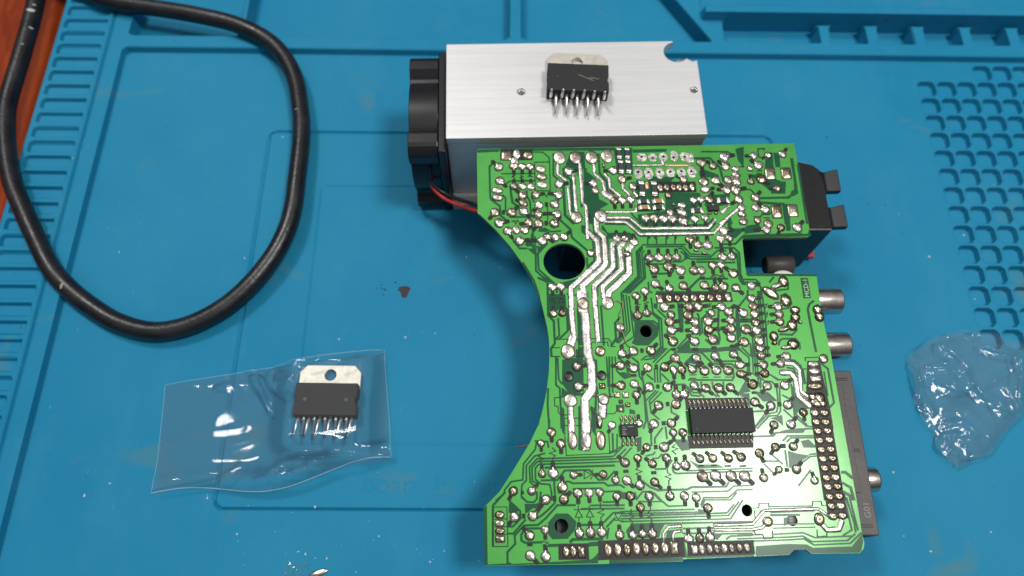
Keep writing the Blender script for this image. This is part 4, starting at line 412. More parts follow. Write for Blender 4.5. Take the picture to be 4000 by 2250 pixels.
def flat_layer(name, polys, lns, mat, z, dz, extra=(), wk=1.0):
    V, Fc = [], []; zz = z
    def inside(q, pts):
        c = False
        for i in range(len(pts)):
            (x1, y1), (x2, y2) = pts[i - 1], pts[i]
            if (y1 > q[1]) != (y2 > q[1]) and q[0] < (x2 - x1) * (q[1] - y1) / (y2 - y1) + x1: c = not c
        return c
    for _, pts in polys:
        hit = [h for h in HOLES if inside(h, pts)]
        if hit:                                              # keep the drilled holes open
            bm = bmesh.new(); ed = []
            for lp in [pts] + [circle(h[0], h[1], h[2] * 1.01, 24, h[3] * 1.01) for h in hit]:
                vs = [bm.verts.new((p[0], p[1], zz)) for p in lp]; ed += [bm.edges.new((vs[i], vs[(i + 1) % len(vs)])) for i in range(len(vs))]
            bmesh.ops.triangle_fill(bm, use_beauty=True, edges=ed); bm.verts.index_update(); b = len(V)
            V += [tuple(v.co) for v in bm.verts]; Fc += [tuple(b + v.index for v in f.verts) for f in bm.faces]; bm.free()
        else:
            b = len(V); V += [(p[0], p[1], zz) for p in pts]; Fc.append(tuple(range(b, len(V))))
        zz += dz
    for w, pts in lns:
        L, R_ = offsets(pts, w * wk); b = len(V)
        for l, r in zip(L, R_): V += [(l.x, l.y, zz), (r.x, r.y, zz)]
        for i in range(len(pts) - 1): Fc.append((b + 2 * i, b + 2 * i + 1, b + 2 * i + 3, b + 2 * i + 2))
        zz += dz
    for pts in extra:
        b = len(V); V += [(p[0], p[1], zz) for p in pts]; Fc.append(tuple(range(b, len(V)))); zz += dz
    me = mesh(name, V, Fc, mat)
    bm = bmesh.new(); bm.from_mesh(me)
    for f in bm.faces:
        f.normal_update()
        if f.normal.z < 0: f.normal_flip()
    bmesh.ops.triangulate(bm, faces=[f for f in bm.faces if len(f.verts) > 4]); bm.to_mesh(me); bm.free()
    return obj(name, me, board)
flat_layer('mask_gap', lines(DARK), lines(GAPS), MAT['gap'], 0.010, 0.0005, wk=1.3)
for k in (2, 3, 6):
    h = HOLES[k]; V, Fc = cyl((h[0], h[1], -6.0), (h[0], h[1], -0.25), h[2] * 0.98, 24); pg = obj('plastic_peg', mesh('plastic_peg', V, Fc, MAT['plug'], True), board); bevmod(pg, 0.1)
    obj('peg_slot', from_bm('peg_slot', box_bm(h[0] - h[2] * 0.8, h[0] + h[2] * 0.8, h[1] + 0.1, h[1] + 0.3, -0.28, -0.2), MAT['grey']), pg)
jrows = [(float(r[0]), float(r[1]), float(r[2]), float(r[3]), None if r[4] == '-' else float(r[4])) for r in rows(JOINTS)]
tabs = []
for (u, v, rx, ry, a) in jrows:
    if a is None: continue
    a = math.radians(a); c, s = math.cos(a), math.sin(a); r = (rx + ry) / 2
    q = []
    for k in range(10):
        t = 2 * math.pi * k / 10; lx, ly = r * 1.62 + r * 0.72 * math.copysign(abs(math.cos(t)) ** 0.6, math.cos(t)), r * 0.46 * math.copysign(abs(math.sin(t)) ** 0.6, math.sin(t))
        q.append((u + lx * c - ly * s, v + lx * s + ly * c))
    tabs.append(q)
for r in rows(INKBOX):
    u, v, a, b = map(float, r[:4]); tabs.append([(u - a, v - b), (u + a, v - b), (u + a, v + b), (u - a, v + b)])
flat_layer('ink_marks', lines(INK), lines(INKLINE), MAT['ink'], 0.150, 0.0004, tabs)

# tinned traces, each its own raised strip
def strip(name, w, pts, mat, h, lump):
    P = []
    for i in range(len(pts) - 1):
        a, b = Vector(pts[i]), Vector(pts[i + 1]); n = max(1, int((b - a).length / 1.2))
        P += [a.lerp(b, k / n) for k in range(n)]
    P.append(Vector(pts[-1]))
    d0 = (P[0] - P[1]).normalized(); d1 = (P[-1] - P[-2]).normalized()
    P = [P[0] + d0 * w * 0.28] + P + [P[-1] + d1 * w * 0.28]
    cross = ((-1, 0), (-0.8, 0.62), (-0.3, 0.95), (0.3, 0.95), (0.8, 0.62), (1, 0))
    V, Fc = [], []
    for i, p in enumerate(P):
        t = (P[min(i + 1, len(P) - 1)] - P[max(i - 1, 0)]).normalized(); n = Vector((-t.y, t.x))
        k = 0.62 if i in (0, len(P) - 1) else 1.0; hh = h * (0.35 if k < 1 else 1) * (1 + lump * noise.noise(Vector((p.x * 0.7, p.y * 0.7, 3))))
        for o_, z_ in cross: V.append((p.x + n.x * o_ * w / 2 * k, p.y + n.y * o_ * w / 2 * k, 0.10 * (z_ > 0) + z_ * hh))
    m = len(cross)
    for i in range(len(P) - 1):
        for k in range(m - 1): Fc.append((i * m + k, i * m + k + 1, (i + 1) * m + k + 1, (i + 1) * m + k))
    Fc.append(tuple(range(m))); Fc.append(tuple((len(P) - 1) * m + k for k in reversed(range(m))))
    return obj(name, mesh(name, V, Fc, mat, True), board)
for i, (w, pts) in enumerate(lines(TRACES)): strip('tinned_trace', w * 1.10, pts, MAT['tin'], 0.24 + 0.004 * (i % 9), 0.7)
for w, pts in lines(COPPER): strip('copper_trace', w, pts, MAT['copper'], 0.20, 0.1)

# solder joints: a few lumpy domes with a bent-over lead, shared between all the copies
def dome(name, mat, seed, lead=True, square=False, pin=False, flat=1.0):
    rnd = random.Random(seed); seg, rings = 16, 5; V, Fc = [], []
    ox, oy = rnd.uniform(-0.1, 0.1), rnd.uniform(-0.1, 0.1)
    for j in range(rings + 1):
        q = 1 - j / rings
        rr = math.sin(q * math.pi / 2) if q < 1 else 1.0
        for k in range(seg):
            a = 2 * math.pi * k / seg
            if square: s = 1 / max(abs(math.cos(a)), abs(math.sin(a))); s = 1 + (s - 1) * 0.85
            else: s = 1 + 0.06 * noise.noise(Vector((math.cos(a) * 1.5, math.sin(a) * 1.5, seed * 3.1)))
            z = math.cos(q * math.pi / 2) ** 0.8 * flat
            z *= 1 + 0.25 * noise.noise(Vector((math.cos(a) * rr * 2, math.sin(a) * rr * 2, seed * 7.7)))
            V.append((rr * math.cos(a) * s + ox * (1 - q), rr * math.sin(a) * s + oy * (1 - q), z))
    for j in range(rings):
        for k in range(seg): Fc.append((j * seg + k, j * seg + (k + 1) % seg, (j + 1) * seg + (k + 1) % seg, (j + 1) * seg + k))
    Fc.append(tuple(rings * seg + k for k in range(seg)))
    def add(v, f):
        b = len(V); V.extend(v); Fc.extend([tuple(b + i for i in t) for t in f])
    if lead:
        l = rnd.uniform(1.12, 1.42)
        add(*tube([(0.0, 0, 0.75), (0.55, 0, 0.72), (0.9, 0, 0.50), (l, 0, 0.34)], [0.22, 0.23, 0.19, 0.13], 7))
    if pin:
        add(*tube([(0, 0, 0.5 * flat), (0.0, 0.02, 0.9), (0.0, 0.03, 1.05)], [0.24, 0.22, 0.15], 8))
    return mesh(name, V, Fc, mat, True)
DOM = [dome('solder_joint', MAT['solder'], s, True) for s in range(6)]
DOMF = [dome('solder_joint', MAT['flux'], s + 20, True) for s in range(3)]
PLN = [dome('solder_joint', MAT['solder'], s + 40, False) for s in range(3)]
def place(me, name, u, v, rx, ry, hz, ang=0.0, z=0.0):
    # unit domes are in mm
    o = obj(name, me, board, (u, v, z)); o.rotation_euler = (0, 0, ang); o.scale = (rx, ry, hz); return o
for i, (u, v, rx, ry, a) in enumerate(jrows):
    r = random.Random(i)
    if a is None: me, an = PLN[i % 3], r.uniform(-0.3, 0.3)
    else: me, an = (DOMF[i % 3] if (r.random() < 0.10) else DOM[i % 6]), math.radians(a)
    if rx != ry and a is not None and abs(rx - ry) > 0.2 and abs(math.sin(an)) > 0.7: rx, ry = ry, rx
    place(me, 'solder_joint', u, v, rx * 1.14, ry * 1.14, 0.66 + 0.25 * r.random(), an)
PB = {('o', 'b'): dome('pin_joint', MAT['solder'], 61, False, False, True, 0.7), ('o', 'd'): dome('pin_joint', MAT['flux'], 62, False, False, True, 0.7),
      ('s', 'b'): dome('pin_joint', MAT['solder'], 63, False, True, False, 0.5), ('s', 'd'): dome('pin_joint', MAT['flux'], 64, False, True, True, 0.6)}
for i, r in enumerate(rows(PINS)):
    u, v, a, b = map(float, r[:4]); place(PB[(r[4], r[5])], 'pin_joint', u, v, a, b, 0.62 + 0.1 * (i % 3), 0.0 if r[4] == 's' else (i % 2) * math.pi, 0.16)
BB = {'b': dome('solder_blob', MAT['solder'], 71, False), 'd': dome('solder_blob', MAT['flux'], 72, False)}
for r in rows(BLOBS):
    u, v, a, b, an = map(float, r[:5]); place(BB[r[5]], 'solder_blob', u, v, a, b, 0.95, math.radians(an), 0.05)
# pads whose pins have been pulled out
for r in hp_rows:
    u, v, a, b = map(float, r[:4]); sq = r[4] == 'x'
    lp = [(u + a * (1.0 + (0.12 if k % 3 == 0 else -0.03)) * math.cos(2 * math.pi * k / 14), v + b * (1.0 + (0.10 if k % 4 == 1 else -0.03)) * math.sin(2 * math.pi * k / 14)) for k in range(14)]
    if sq: lp = [(u - a, v - b), (u + a, v - b), (u + a, v + b), (u - a, v + b)]
    lps = [lp] + ([] if sq else [circle(u + float(r[4]), v + float(r[5]), 0.42, 14)])
    o = obj('drilled_pad', from_bm('drilled_pad', prism_bm(lps, 0.02, 0.26 if not sq else 0.20), MAT['tin']), board); bevmod(o, 0.09, 2)
# chip resistors and capacitors
for r in rows(CHIPS):
    u, v, a, b = map(float, r[:4]); hor = r[4] == 'h'; L_, S_ = (a, b) if hor else (b, a); hgt = 0.55 if r[5] == 'k' else 0.8
    nm = 'chip_resistor' if r[5] == 'k' else 'chip_capacitor'
    e = obj(nm, from_bm(nm, box_bm(-L_ * 0.62, L_ * 0.62, -S_ * 0.78, S_ * 0.78, 0.1, hgt, 0.05, 1), MAT['resistor' if r[5] == 'k' else 'ceramic']), board, (u, v, 0.12))
    e.rotation_euler = (0, 0, 0 if hor else math.pi / 2)
    for s in (-1, 1):
        x0, x1 = sorted((s * L_ * 0.52, s * L_ * 0.78)); obj('end_cap', from_bm('end_cap', box_bm(x0, x1, -S_ * 0.82, S_ * 0.82, 0.08, hgt + 0.04, 0.07, 2), MAT['lead'], True), e)
        x0, x1 = sorted((s * L_ * 0.74, s * L_ * 1.02)); obj('solder_fillet', from_bm('solder_fillet', box_bm(x0, x1, -S_ * 0.9, S_ * 0.9, 0.0, 0.34, 0.12, 2), MAT['solder'], True), e)
# gull-wing chips
def gull(x0, x1, y0, y1, n, hgt, pitch, reach, name, lw=0.22):
    b = obj(name, from_bm(name, box_bm(x0, x1, y0, y1, 0.25, hgt, 0.12, 2), MAT['epoxy']), board)
    for side in (-1, 1):
        for k in range(n):
            x = (x0 + x1) / 2 + (k - (n - 1) / 2) * pitch; ye = y0 if side < 0 else y1
            P = [(x, ye - side * 0.1, hgt * 0.55), (x, ye + side * 0.45, hgt * 0.55), (x, ye + side * 0.75, 0.34), (x, ye + side * reach, 0.28)]
            V, Fc = [], []
            for p in P:
                V += [(p[0] - lw, p[1], p[2] - 0.1), (p[0] + lw, p[1], p[2] - 0.1), (p[0] + lw, p[1], p[2] + 0.1), (p[0] - lw, p[1], p[2] + 0.1)]
            for i in range(3):
                for q in range(4): Fc.append((4 * i + q, 4 * i + (q + 1) % 4, 4 * i + 4 + (q + 1) % 4, 4 * i + 4 + q))
            Fc += [(0, 3, 2, 1), (12, 13, 14, 15)]
            obj('lead', mesh('lead', V, Fc, MAT['lead'], True), b)
            so = dome_lead; o = obj('lead_fillet', so, b, (x, ye + side * (reach - 0.35), 0.1)); o.scale = (0.48, 0.85, 0.33)
    return b
dome_lead = dome('lead_fillet', MAT['flux'], 81, False)
big = gull(58.9, 76.9, 32.9, 39.8, 14, 2.5, 1.27, 2.6, 'integrated_circuit')
V, Fc = cyl((60.3, 34.2, 2.45), (60.3, 34.2, 2.515), 0.45, 18); obj('pin_one_dot', mesh('pin_one_dot', V, Fc, MAT['ink']), big)
ring = [circle(65.0, 35.9, 1.35, 28, 0.95), circle(65.0, 35.9, 1.12, 28, 0.75)]
mk = plain('faint_mark', (0.045, 0.044, 0.046), 0.7, spec=0.2)
obj('maker_mark', from_bm('maker_mark', prism_bm(ring, 2.49, 2.506), mk), big)
for k in range(5): obj('maker_mark', from_bm('maker_mark', box_bm(68 + k * 1.3, 68.8 + k * 1.3, 35.3, 36.4, 2.49, 2.505), mk), big)
sm = gull(39.0, 43.8, 32.7, 36.1, 4, 1.6, 1.22, 2.2, 'integrated_circuit')
for k, (x0, y0, x1, y1) in enumerate(((39.3, 33.2, 40.5, 33.45), (39.4, 33.8, 40.2, 34.05), (39.35, 34.5, 40.6, 34.75), (39.5, 35.2, 40.3, 35.4), (41.0, 35.3, 42.6, 35.5))):
    obj('print_mark', from_bm('print_mark', box_bm(x0, x1, y0, y1, 1.59, 1.606), MAT['paleg']), sm)
so_ = obj('transistor', from_bm('transistor', box_bm(71.6, 75.0, 101.6, 103.2, 0.2, 1.1, 0.1, 2), MAT['epoxy']), board)
for x, y in ((72.0, 100.95), (74.0, 100.9), (73.3, 103.8)): o = obj('lead_fillet', dome_lead, so_, (x, y, 0.1)); o.scale = (0.62, 0.55, 0.5)
# stray wire tacked between joints
V, Fc = tube(spline([(40.5, 73.0, 0.9), (42.1, 72.5, 1.0), (42.3, 70.9, 0.8), (41.3, 68.5, 0.9), (41.3, 65.8, 1.1), (41.3, 64.2, 1.1), (42.0, 62.2, 0.7), (42.9, 59.4, 0.6), (44.3, 58.4, 0.8)], 5), 0.13, 6)
obj('thin_wire', mesh('thin_wire', V, Fc, plain('tan_wire', (0.36, 0.27, 0.15), 0.5), True), board)
# model number in a dark window of the mask
me = mesh('number_window', [(97.4, 72.5, 0.14), (99.62, 72.52, 0.14), (99.66, 78.95, 0.14), (97.42, 79.0, 0.14)], [(0, 1, 2, 3)], MAT['gap']); win = obj('number_window', me, board)
text('board_lettering', 'MCD-1', 1.95, MAT['pale'], board, (99.25, 72.75, 0.17), (0, 0, math.pi / 2), sx=1.0)

# parts on the far side of the board (built in world mm)
def wpart(name, me, parent=board): return obj(name, bmesh_world(me), parent)
term = wpart('terminal_block', from_bm('terminal_block', prism_bm([[(70, 8.5), (101.6, 8.8), (101.6, 28), (100.8, 31.2), (98.5, 33.2), (94, 34.2), (70, 34.0)]], 0.3, 29.0), MAT['plug'])); bevmod(term, 0.5)
for y0, y1 in ((24.0, 32.4), (10.8, 19.1)):
    V = []; prof = [(100.8, 27.4, 0.2), (103.4, 26.2, 0.5), (107.6, 27.6, 0.0)]
    for x, z, ins in prof: V += [(x, y0 + ins, z), (x, y1 - ins, z), (x, y1 - ins, z - 2.2), (x, y0 + ins, z - 2.2)]
    Fc = [(0, 3, 2, 1), (8, 9, 10, 11)]
    for i in range(2):
        for q in range(4): Fc.append((4 * i + q, 4 * i + (q + 1) % 4, 4 * i + 4 + (q + 1) % 4, 4 * i + 4 + q))
    me = mesh('lever', V, Fc, MAT['grey'] if False else MAT['plug']); bm = bmesh.new(); bm.from_mesh(me); bmesh.ops.recalc_face_normals(bm, faces=bm.faces[:]); bm.to_mesh(me); bm.free()
    bevmod(wpart('lever', me, term), 0.3)
    wpart('wire_slot', from_bm('wire_slot', box_bm(95.6, 99.4, y0 + 1.0, y1 - 1.0, 28.9, 29.06), MAT['ink']), term)
bevmod(wpart('red_tag', from_bm('red_tag', box_bm(101.0, 106.3, 11.4, 14.0, 1.5, 3.6), MAT['red']), term), 0.3)
for yc in (-11.9, -26.8):
    V, Fc = cyl((84, yc - 0.55, 20.3), (104.1, yc, 20.3), 4.25, 36, 3.5); j = wpart('audio_jack', mesh('audio_jack', V, Fc, MAT['nickel'], True)); bevmod(j, 0.2)
    wpart('jack_housing', from_bm('jack_housing', box_bm(72, 90, yc - 4, yc + 4, 12, 24, 0.4), MAT['plug']), j)
con = wpart('side_connector', from_bm('side_connector', box_bm(84, 103.9, -82.9, -34.7, 0.4, 20.0, 0.35), MAT['grey']))
for y in (-37.5, -59.0, -80.3):
    for d in (-0.32, 0.32): wpart('slit', from_bm('slit', box_bm(98.2, 102.4, y + d - 0.13, y + d + 0.13, 19.9, 20.05), MAT['ink']), con)
wpart('ridge', from_bm('ridge', box_bm(95, 100.4, -71.2, -39.2, 19.8, 20.35, 0.15), MAT['grey']), con)
lt = text('moulded_lettering', 'G01', 2.6, MAT['paleg'], con, (0, 0, 0)); lt.matrix_parent_inverse = Matrix.Identity(4)
lt.location = inb((102.3, -78.2, 20.06)) * MM; lt.rotation_euler = (B_I.to_4x4() @ Matrix.Rotation(math.pi / 2, 4, 'Z')).to_euler()
V, Fc = cyl((103.5, -66.6, 13.2), (109.2, -66.4, 13.2), 3.7, 32); bevmod(wpart('metal_socket', mesh('metal_socket', V, Fc, MAT['nickel'], True)), 0.3)
V, Fc = cyl((82.6, 1.6, 17.6), (91.9, 1.8, 17.6), 3.0, 28); wpart('black_barrel', mesh('black_barrel', V, Fc, MAT['grey'], True))
V, Fc = cyl((87.0, -6.6, 2), (87.0, -6.6, 21.5), 4.9, 32); wpart('white_cap', mesh('white_cap', V, Fc, MAT['white'], True))
V, Fc = cyl((4.4, 11.4, 8.0), (4.4, 11.4, 32.0), 4.4, 28); wpart('capacitor', mesh('capacitor', V, Fc, MAT['plug'], True))
for nm, b in (('big_hole_backing', (16, 44, 5, 33, 3, 24)), ('mid_hole_backing', (20, 46, -52, -16, 4, 24)), ('low_hole_backing', (12, 30, -88, -66, 2, 22)), ('low_hole_backing', (48, 82, -86, -70, 4, 22))):  # unseen black boxes, added so the view through the board's holes is dark
    wpart(nm, from_bm(nm, box_bm(*b, 0.6), MAT['plug']))
V, Fc = tube([(1.6, -56.9, 10), (5.0, -56.4, 10.4), (16, -55.5, 14)], 0.3, 8); wpart('bent_lead', mesh('bent_lead', V, Fc, plain('dull_lead', (0.26, 0.20, 0.18), 0.5), True))

# ================================================================== heatsink with fan
H_ROT = math.radians(1.9)
hs = empty('heatsink', (-21.6, 35.0, 0), (0, 0, H_ROT))
tag(hs, 'silver aluminium block heatsink with a black fan on its left end, behind the green board', 'heatsink')
LX, LY, HZ = 83.6, 37.4, 39.0
notch = [(LX - 6.4 + 4.2 * math.cos(math.radians(a)), LY - 4.6 + 4.2 * math.sin(math.radians(a))) for a in range(95, 335, 16)]
top_l = [(0, 0), (LX, 0), (LX + 0.3, LY - 8.2)] + [(LX - 1.3, LY - 8.6)] + list(reversed(notch)) + [(LX - 7.6, LY), (0, LY)]
hsh = lambda wx, wy: ((wx + 21.6) * math.cos(H_ROT) + (wy - 35.0) * math.sin(H_ROT), -(wx + 21.6) * math.sin(H_ROT) + (wy - 35.0) * math.cos(H_ROT))
h1, h2 = hsh(2.3, 53.4), hsh(59.1, 55.0)
obj('shell_top', from_bm('shell_top', prism_bm([top_l, circle(*h1, 1.35, 24), circle(*h2, 1.3, 24)], HZ - 3.2, HZ), MAT['alu']), hs)
for nm, b in (('shell_side', (0, LX, 0.05, 2.6, 4.0, HZ - 3.25)), ('shell_side', (0, LX - 10, LY - 2.6, LY - 0.05, 0.2, HZ - 3.25)), ('shell_base', (0, LX, -4.6, LY - 0.1, 0.2, 3.95))):
    bevmod(obj(nm, from_bm(nm, box_bm(*b), MAT['alu']), hs), 0.4, 2)
for k in range(7): obj('fin', from_bm('fin', box_bm(1.5, LX - 2, 6 + k * 4, 7.2 + k * 4, 4.0, HZ - 3.3), MAT['alu']), hs)
for hx, hy in (h1, h2):
    V, Fc = [], []
    for t in range(5):
        V2, F2 = tube([(hx + 1.12 * math.cos(a), hy + 1.12 * math.sin(a), HZ - 0.55 - t * 0.5 - a * 0.08) for a in [2 * math.pi * i / 20 for i in range(21)]], 0.26, 6); b = len(V); V += V2; Fc += [tuple(b + i for i in f) for f in F2]
    obj('screw_thread', mesh('screw_thread', V, Fc, MAT['lead'], True), hs)
    obj('hole_floor', from_bm('hole_floor', prism_bm([circle(hx, hy, 1.6, 20)], HZ - 4.2, HZ - 3.4), MAT['ink']), hs)
V, Fc = cyl((LX - 4.6, LY - 6.6, 20), (LX - 4.3, LY - 6.8, HZ - 3.0), 1.9, 12); obj('screw_stud', mesh('screw_stud', V, Fc, MAT['lead'], True), hs)
def fan_prof(r0, lobe):
    out = []
    for i in range(120):
        a = 2 * math.pi * i / 120; r = r0
        for q in range(4):
            c = math.pi / 4 + q * math.pi / 2; d = abs((a - c + math.pi) % (2 * math.pi) - math.pi)
            if d < 0.20: r = max(r, lobe)
            elif d < 0.27: r = max(r, r0 + (lobe - r0) * (0.27 - d) / 0.07)
        r = min(r, 19.5 / max(abs(math.cos(a)), abs(math.sin(a))))
        out.append((14.6 + r * math.cos(a), 19.7 + r * math.sin(a)))
    return out
def extr_x(name, prof, x0, x1, mat, hole=None):
    bm = prism_bm([prof] + ([hole] if hole else []), 0, 1); me = from_bm(name, bm, mat)
    for v in me.vertices: y, z, x = v.co.x, v.co.y, v.co.z; v.co = ((x0 * MM + (x / MM) * (x1 - x0) * MM), y, z)
    bm = bmesh.new(); bm.from_mesh(me); bmesh.ops.recalc_face_normals(bm, faces=bm.faces[:]); bm.to_mesh(me); bm.free(); return me
bore = circle(14.6, 19.7, 18.2, 48)
fan = obj('fan_housing', extr_x('fan_housing', fan_prof(19.2, 25.6), -12.2, -2.6, MAT['plug'], bore), hs); bevmod(fan, 0.5, 3)
bevmod(obj('fan_flange', extr_x('fan_flange', [(14.6 + sx * 19.6, 19.7 + sy * 19.4) for sx, sy in ((-1, -1), (1, -1), (1, 1), (-1, 1))], -2.55, -0.15, MAT['plug'], circle(14.6, 19.7, 18.0, 48)), hs), 0.6, 3)
V, Fc = cyl((-11.5, 14.6, 19.7), (-3, 14.6, 19.7), 9, 30); obj('fan_hub', mesh('fan_hub', V, Fc, MAT['plug'], True), hs)
for k in range(7):
    a = 2 * math.pi * k / 7; V = []
    for rr, x in ((9, 0), (17.4, 0.8)):
        for da, xx in ((-0.28, -10.5), (0.28, -4.5)): V.append((xx + x, 14.6 + rr * math.cos(a + da), 19.7 + rr * math.sin(a + da)))
    b = obj('fan_blade', mesh('fan_blade', V, [(0, 1, 3, 2)], MAT['plug'], True), hs); s = b.modifiers.new('s', 'SOLIDIFY'); s.thickness = 0.0011
def wl(p): q = hsh(p[0], p[1]); return (q[0], q[1], p[2])
for nm, m, off in (('wire', MAT['red'], 0.0), ('wire', MAT['rubber'], 1.4)):
    V, Fc = tube(spline([wl(p) for p in ((-27.4, 31.8, 26 + off), (-27.6, 29.8, 22 + off), (-26.6, 27.4 + off * 0.5, 20 + off), (-22.9, 24.9 + off, 18 + off), (-17.2, 22.3 + off, 18 + off), (-11.9, 19.3 + off * 1.2, 20 + off), (2, 14 + off, 24 + off))], 8), 0.62, 10)
    obj(nm, mesh(nm, V, Fc, m, True), hs)

# ================================================================== power chips (tab, moulded body, eleven leads)
def power_chip(name, loc, rot, up_bend):
    t = empty(name, loc, (0, 0, rot))
    tabl = [(-10, -1), (10, -1), (10, 4.4), (7.8, 6.8), (-7.8, 6.8), (-10, 4.4)]
    bevmod(obj('metal_tab', from_bm('metal_tab', prism_bm([tabl, circle(0, 3.5, 1.9, 28)], 0.02, 1.55), MAT['tab']), t), 0.12)
    V = []
    body = [(-9.9, 0), (9.9, 0), (9.9, -4.2), (9.45, -4.9), (9.45, -6.2), (9.9, -6.9), (9.9, -10.6), (-9.9, -10.6), (-9.9, -6.9), (-9.45, -6.2), (-9.45, -4.9), (-9.9, -4.2)]
    bevmod(obj('moulded_body', from_bm('moulded_body', prism_bm([body], 0.0, 4.9), MAT['epoxy']), t), 0.22)
    for x in (-6.6, 6.6):
        V, Fc = cyl((x, -5.4, 4.88), (x, -5.4, 4.93), 0.75, 18); obj('ejector_mark', mesh('ejector_mark', V, Fc, MAT['resistor']), t)
    for k in range(11):
        x = (k - 5) * 1.7; r = random.Random(k + up_bend * 50); j = r.uniform(-0.25, 0.25)
        if up_bend:
            P = [(x, -10.4, 2.6), (x, -11.6, 2.6), (x + j * 0.4, -12.0, 4.0), (x + j, -12.2, 7.2 + j)] if k % 2 == 0 else [(x, -10.4, 2.6), (x, -12.4, 2.6), (x, -13.6, 1.9), (x + j, -17.3 + j, 1.1)]
        else:
            P = [(x, -10.4, 2.6), (x, -11.4, 2.6), (x - 0.1, -12.0, 1.6), (x - 0.4 + j, -15.9 + j, 1.0)] if k % 2 else [(x, -10.4, 2.6), (x, -11.6, 2.7), (x - 0.1, -12.4, 3.4), (x - 0.6 + j, -17.2 + j * 2, 4.0)]
        V, Fc = tube(P, [0.52, 0.52, 0.46, 0.36], 8); obj('lead', mesh('lead', V, Fc, MAT['lead'], True), t)
    return t
c1 = power_chip('power_chip', (20.7, 60.9, 39.05), math.radians(-2.0), 1)
tag(c1, 'loose black power chip with metal tab and bent leads lying on the heatsink', 'chip', 'power chips')
V, Fc = tube(spline([(-0.2, -4.2, 4.93), (2.4, -5.3, 4.93), (5.2, -6.6, 4.93)], 4), [0.02] + [0.09] * 7 + [0.02], 5, flat=0.3); obj('scratch', mesh('scratch', V, Fc, MAT['scuff']), c1)
V, Fc = tube(spline([(3.4, -5.6, 4.93), (5.0, -5.4, 4.93), (6.6, -5.9, 4.93)], 4), [0.02] + [0.09] * 7 + [0.02], 5, flat=0.3); obj('scratch', mesh('scratch', V, Fc, MAT['scuff']), c1)
c2 = power_chip('power_chip', (-59.5, -35.8, 0.55), math.radians(-0.4), 0)
tag(c2, 'black power chip with metal tab inside the clear plastic bag', 'chip', 'power chips')

# ================================================================== cable
cs = spline([(x, y, z + 0.4) for x, y, z in CABLE], 12)
rad = [3.25 * (1 + 0.012 * noise.noise(p * 0.35)) for p in cs]
V, Fc = tube(cs, rad, 26)
cab = tag(obj('power_cable', mesh('power_cable', V, Fc, MAT['rubber'], True)), 'thick black rubber cable looped across the left of the blue mat', 'cable')
for i, (k, da, s_) in enumerate(((34, 1.9, 1.5), (40, 2.4, 0.9), (31, 2.1, 0.7), (45, 2.0, 0.5), (143, 1.35, 1.2), (287, 1.9, 0.7))):
    p = cs[k]; t = (cs[k + 1] - cs[k - 1]).normalized(); sd = t.cross(Vector((0, 0, 1))).normalized(); n = sd.cross(t)
    if n.z < 0: n = -n
    q = p + (sd * math.cos(da) + n * math.sin(da)) * 3.15
    me = dome('paint_fleck', MAT['dust'] if i < 4 else MAT['scuff'], 90 + i, False, flat=0.5)
    o = obj('paint_fleck', me, cab, tuple(q)); o.scale = (0.45 * s_, 0.95 * s_, 0.28); o.rotation_euler = (sd * math.cos(da) + n * math.sin(da)).to_track_quat('Z', 'Y').to_euler()

# ================================================================== plastic bags
def ridged(x, y, s, seed):
    v = 0; a = 1.0
    for k in range(3):
        v += a * (1 - abs(noise.noise(Vector((x * s, y * s, seed + k * 5.3)))) * 2.2); s *= 2.1; a *= 0.5
    return v / 1.75
def seg_dist(p, pts):
    best = 99
    for i in range(len(pts) - 1):
        a, b = Vector(pts[i]), Vector(pts[i + 1]); ab = b - a; t = max(0, min(1, (p - a).dot(ab) / ab.length_squared)); best = min(best, (p - a - ab * t).length)
    return best
def folds(p, fl):
    z = 0
    for pts, h, w in fl:
        d = seg_dist(p, pts)
        w *= 1.25
        if d < w: z = max(z, h * 0.62 * (0.5 + 0.5 * math.cos(math.pi * d / w)))
    return z
FOLD1=[([(-110.2,-70.1),(-102.0,-68.5),(-91.7,-66.7)],1.6,1.2),([(-91.0,-66.5),(-87.8,-64.1),(-84.6,-61.6)],1.2,1.0),([(-73.9,-63.2),(-71.0,-61.3),(-68.0,-60.1),(-64.2,-59.5),(-60.6,-59.7),(-53.5,-59.5),(-40.7,-59.9)],2.2,1.6),([(-60.8,-59.5),(-60.1,-62.8)],1.2,0.9),([(-68.3,-59.9),(-69.6,-63.2)],1.2,0.9),([(-60.5,-59.7),(-56.1,-60.4),(-58.6,-61.1)],1.0,0.8),([(-51.6,-59.6),(-49.6,-61.7)],1.4,1.1),([(-87.6,-30.5),(-83.0,-31.1),(-79.7,-33.2),(-77.4,-37.0),(-74.6,-38.7),(-72.6,-36.9),(-69.4,-31.9)],1.1,0.9),([(-63.2,-26.6),(-51.7,-24.3)],1.3,1.0),([(-66.8,-29.5),(-61.0,-27.9)],1.2,0.9),([(-55.9,-29.6),(-53.4,-28.7)],1.2,0.8),([(-85.0,-32.5),(-83.1,-35.6),(-79.7,-41.3),(-77.6,-44.7)],1.2,1.1),([(-96.4,-36.5),(-93.2,-35.3)],1.2,1.0),([(-79.6,-31.2),(-79.5,-33.9)],1.2,0.9),([(-109.3,-48.8),(-98.2,-42.4),(-91.3,-39.4)],0.5,2.6),([(-105.3,-52.5),(-98.6,-53.5),(-91.5,-53.0),(-84.4,-51.3)],0.4,2.2),([(-77.7,-28.9),(-74.8,-30.4),(-72.7,-29.4)],1.0,0.9),([(-49.8,-24.1),(-43.8,-23.5)],0.8,0.8)]
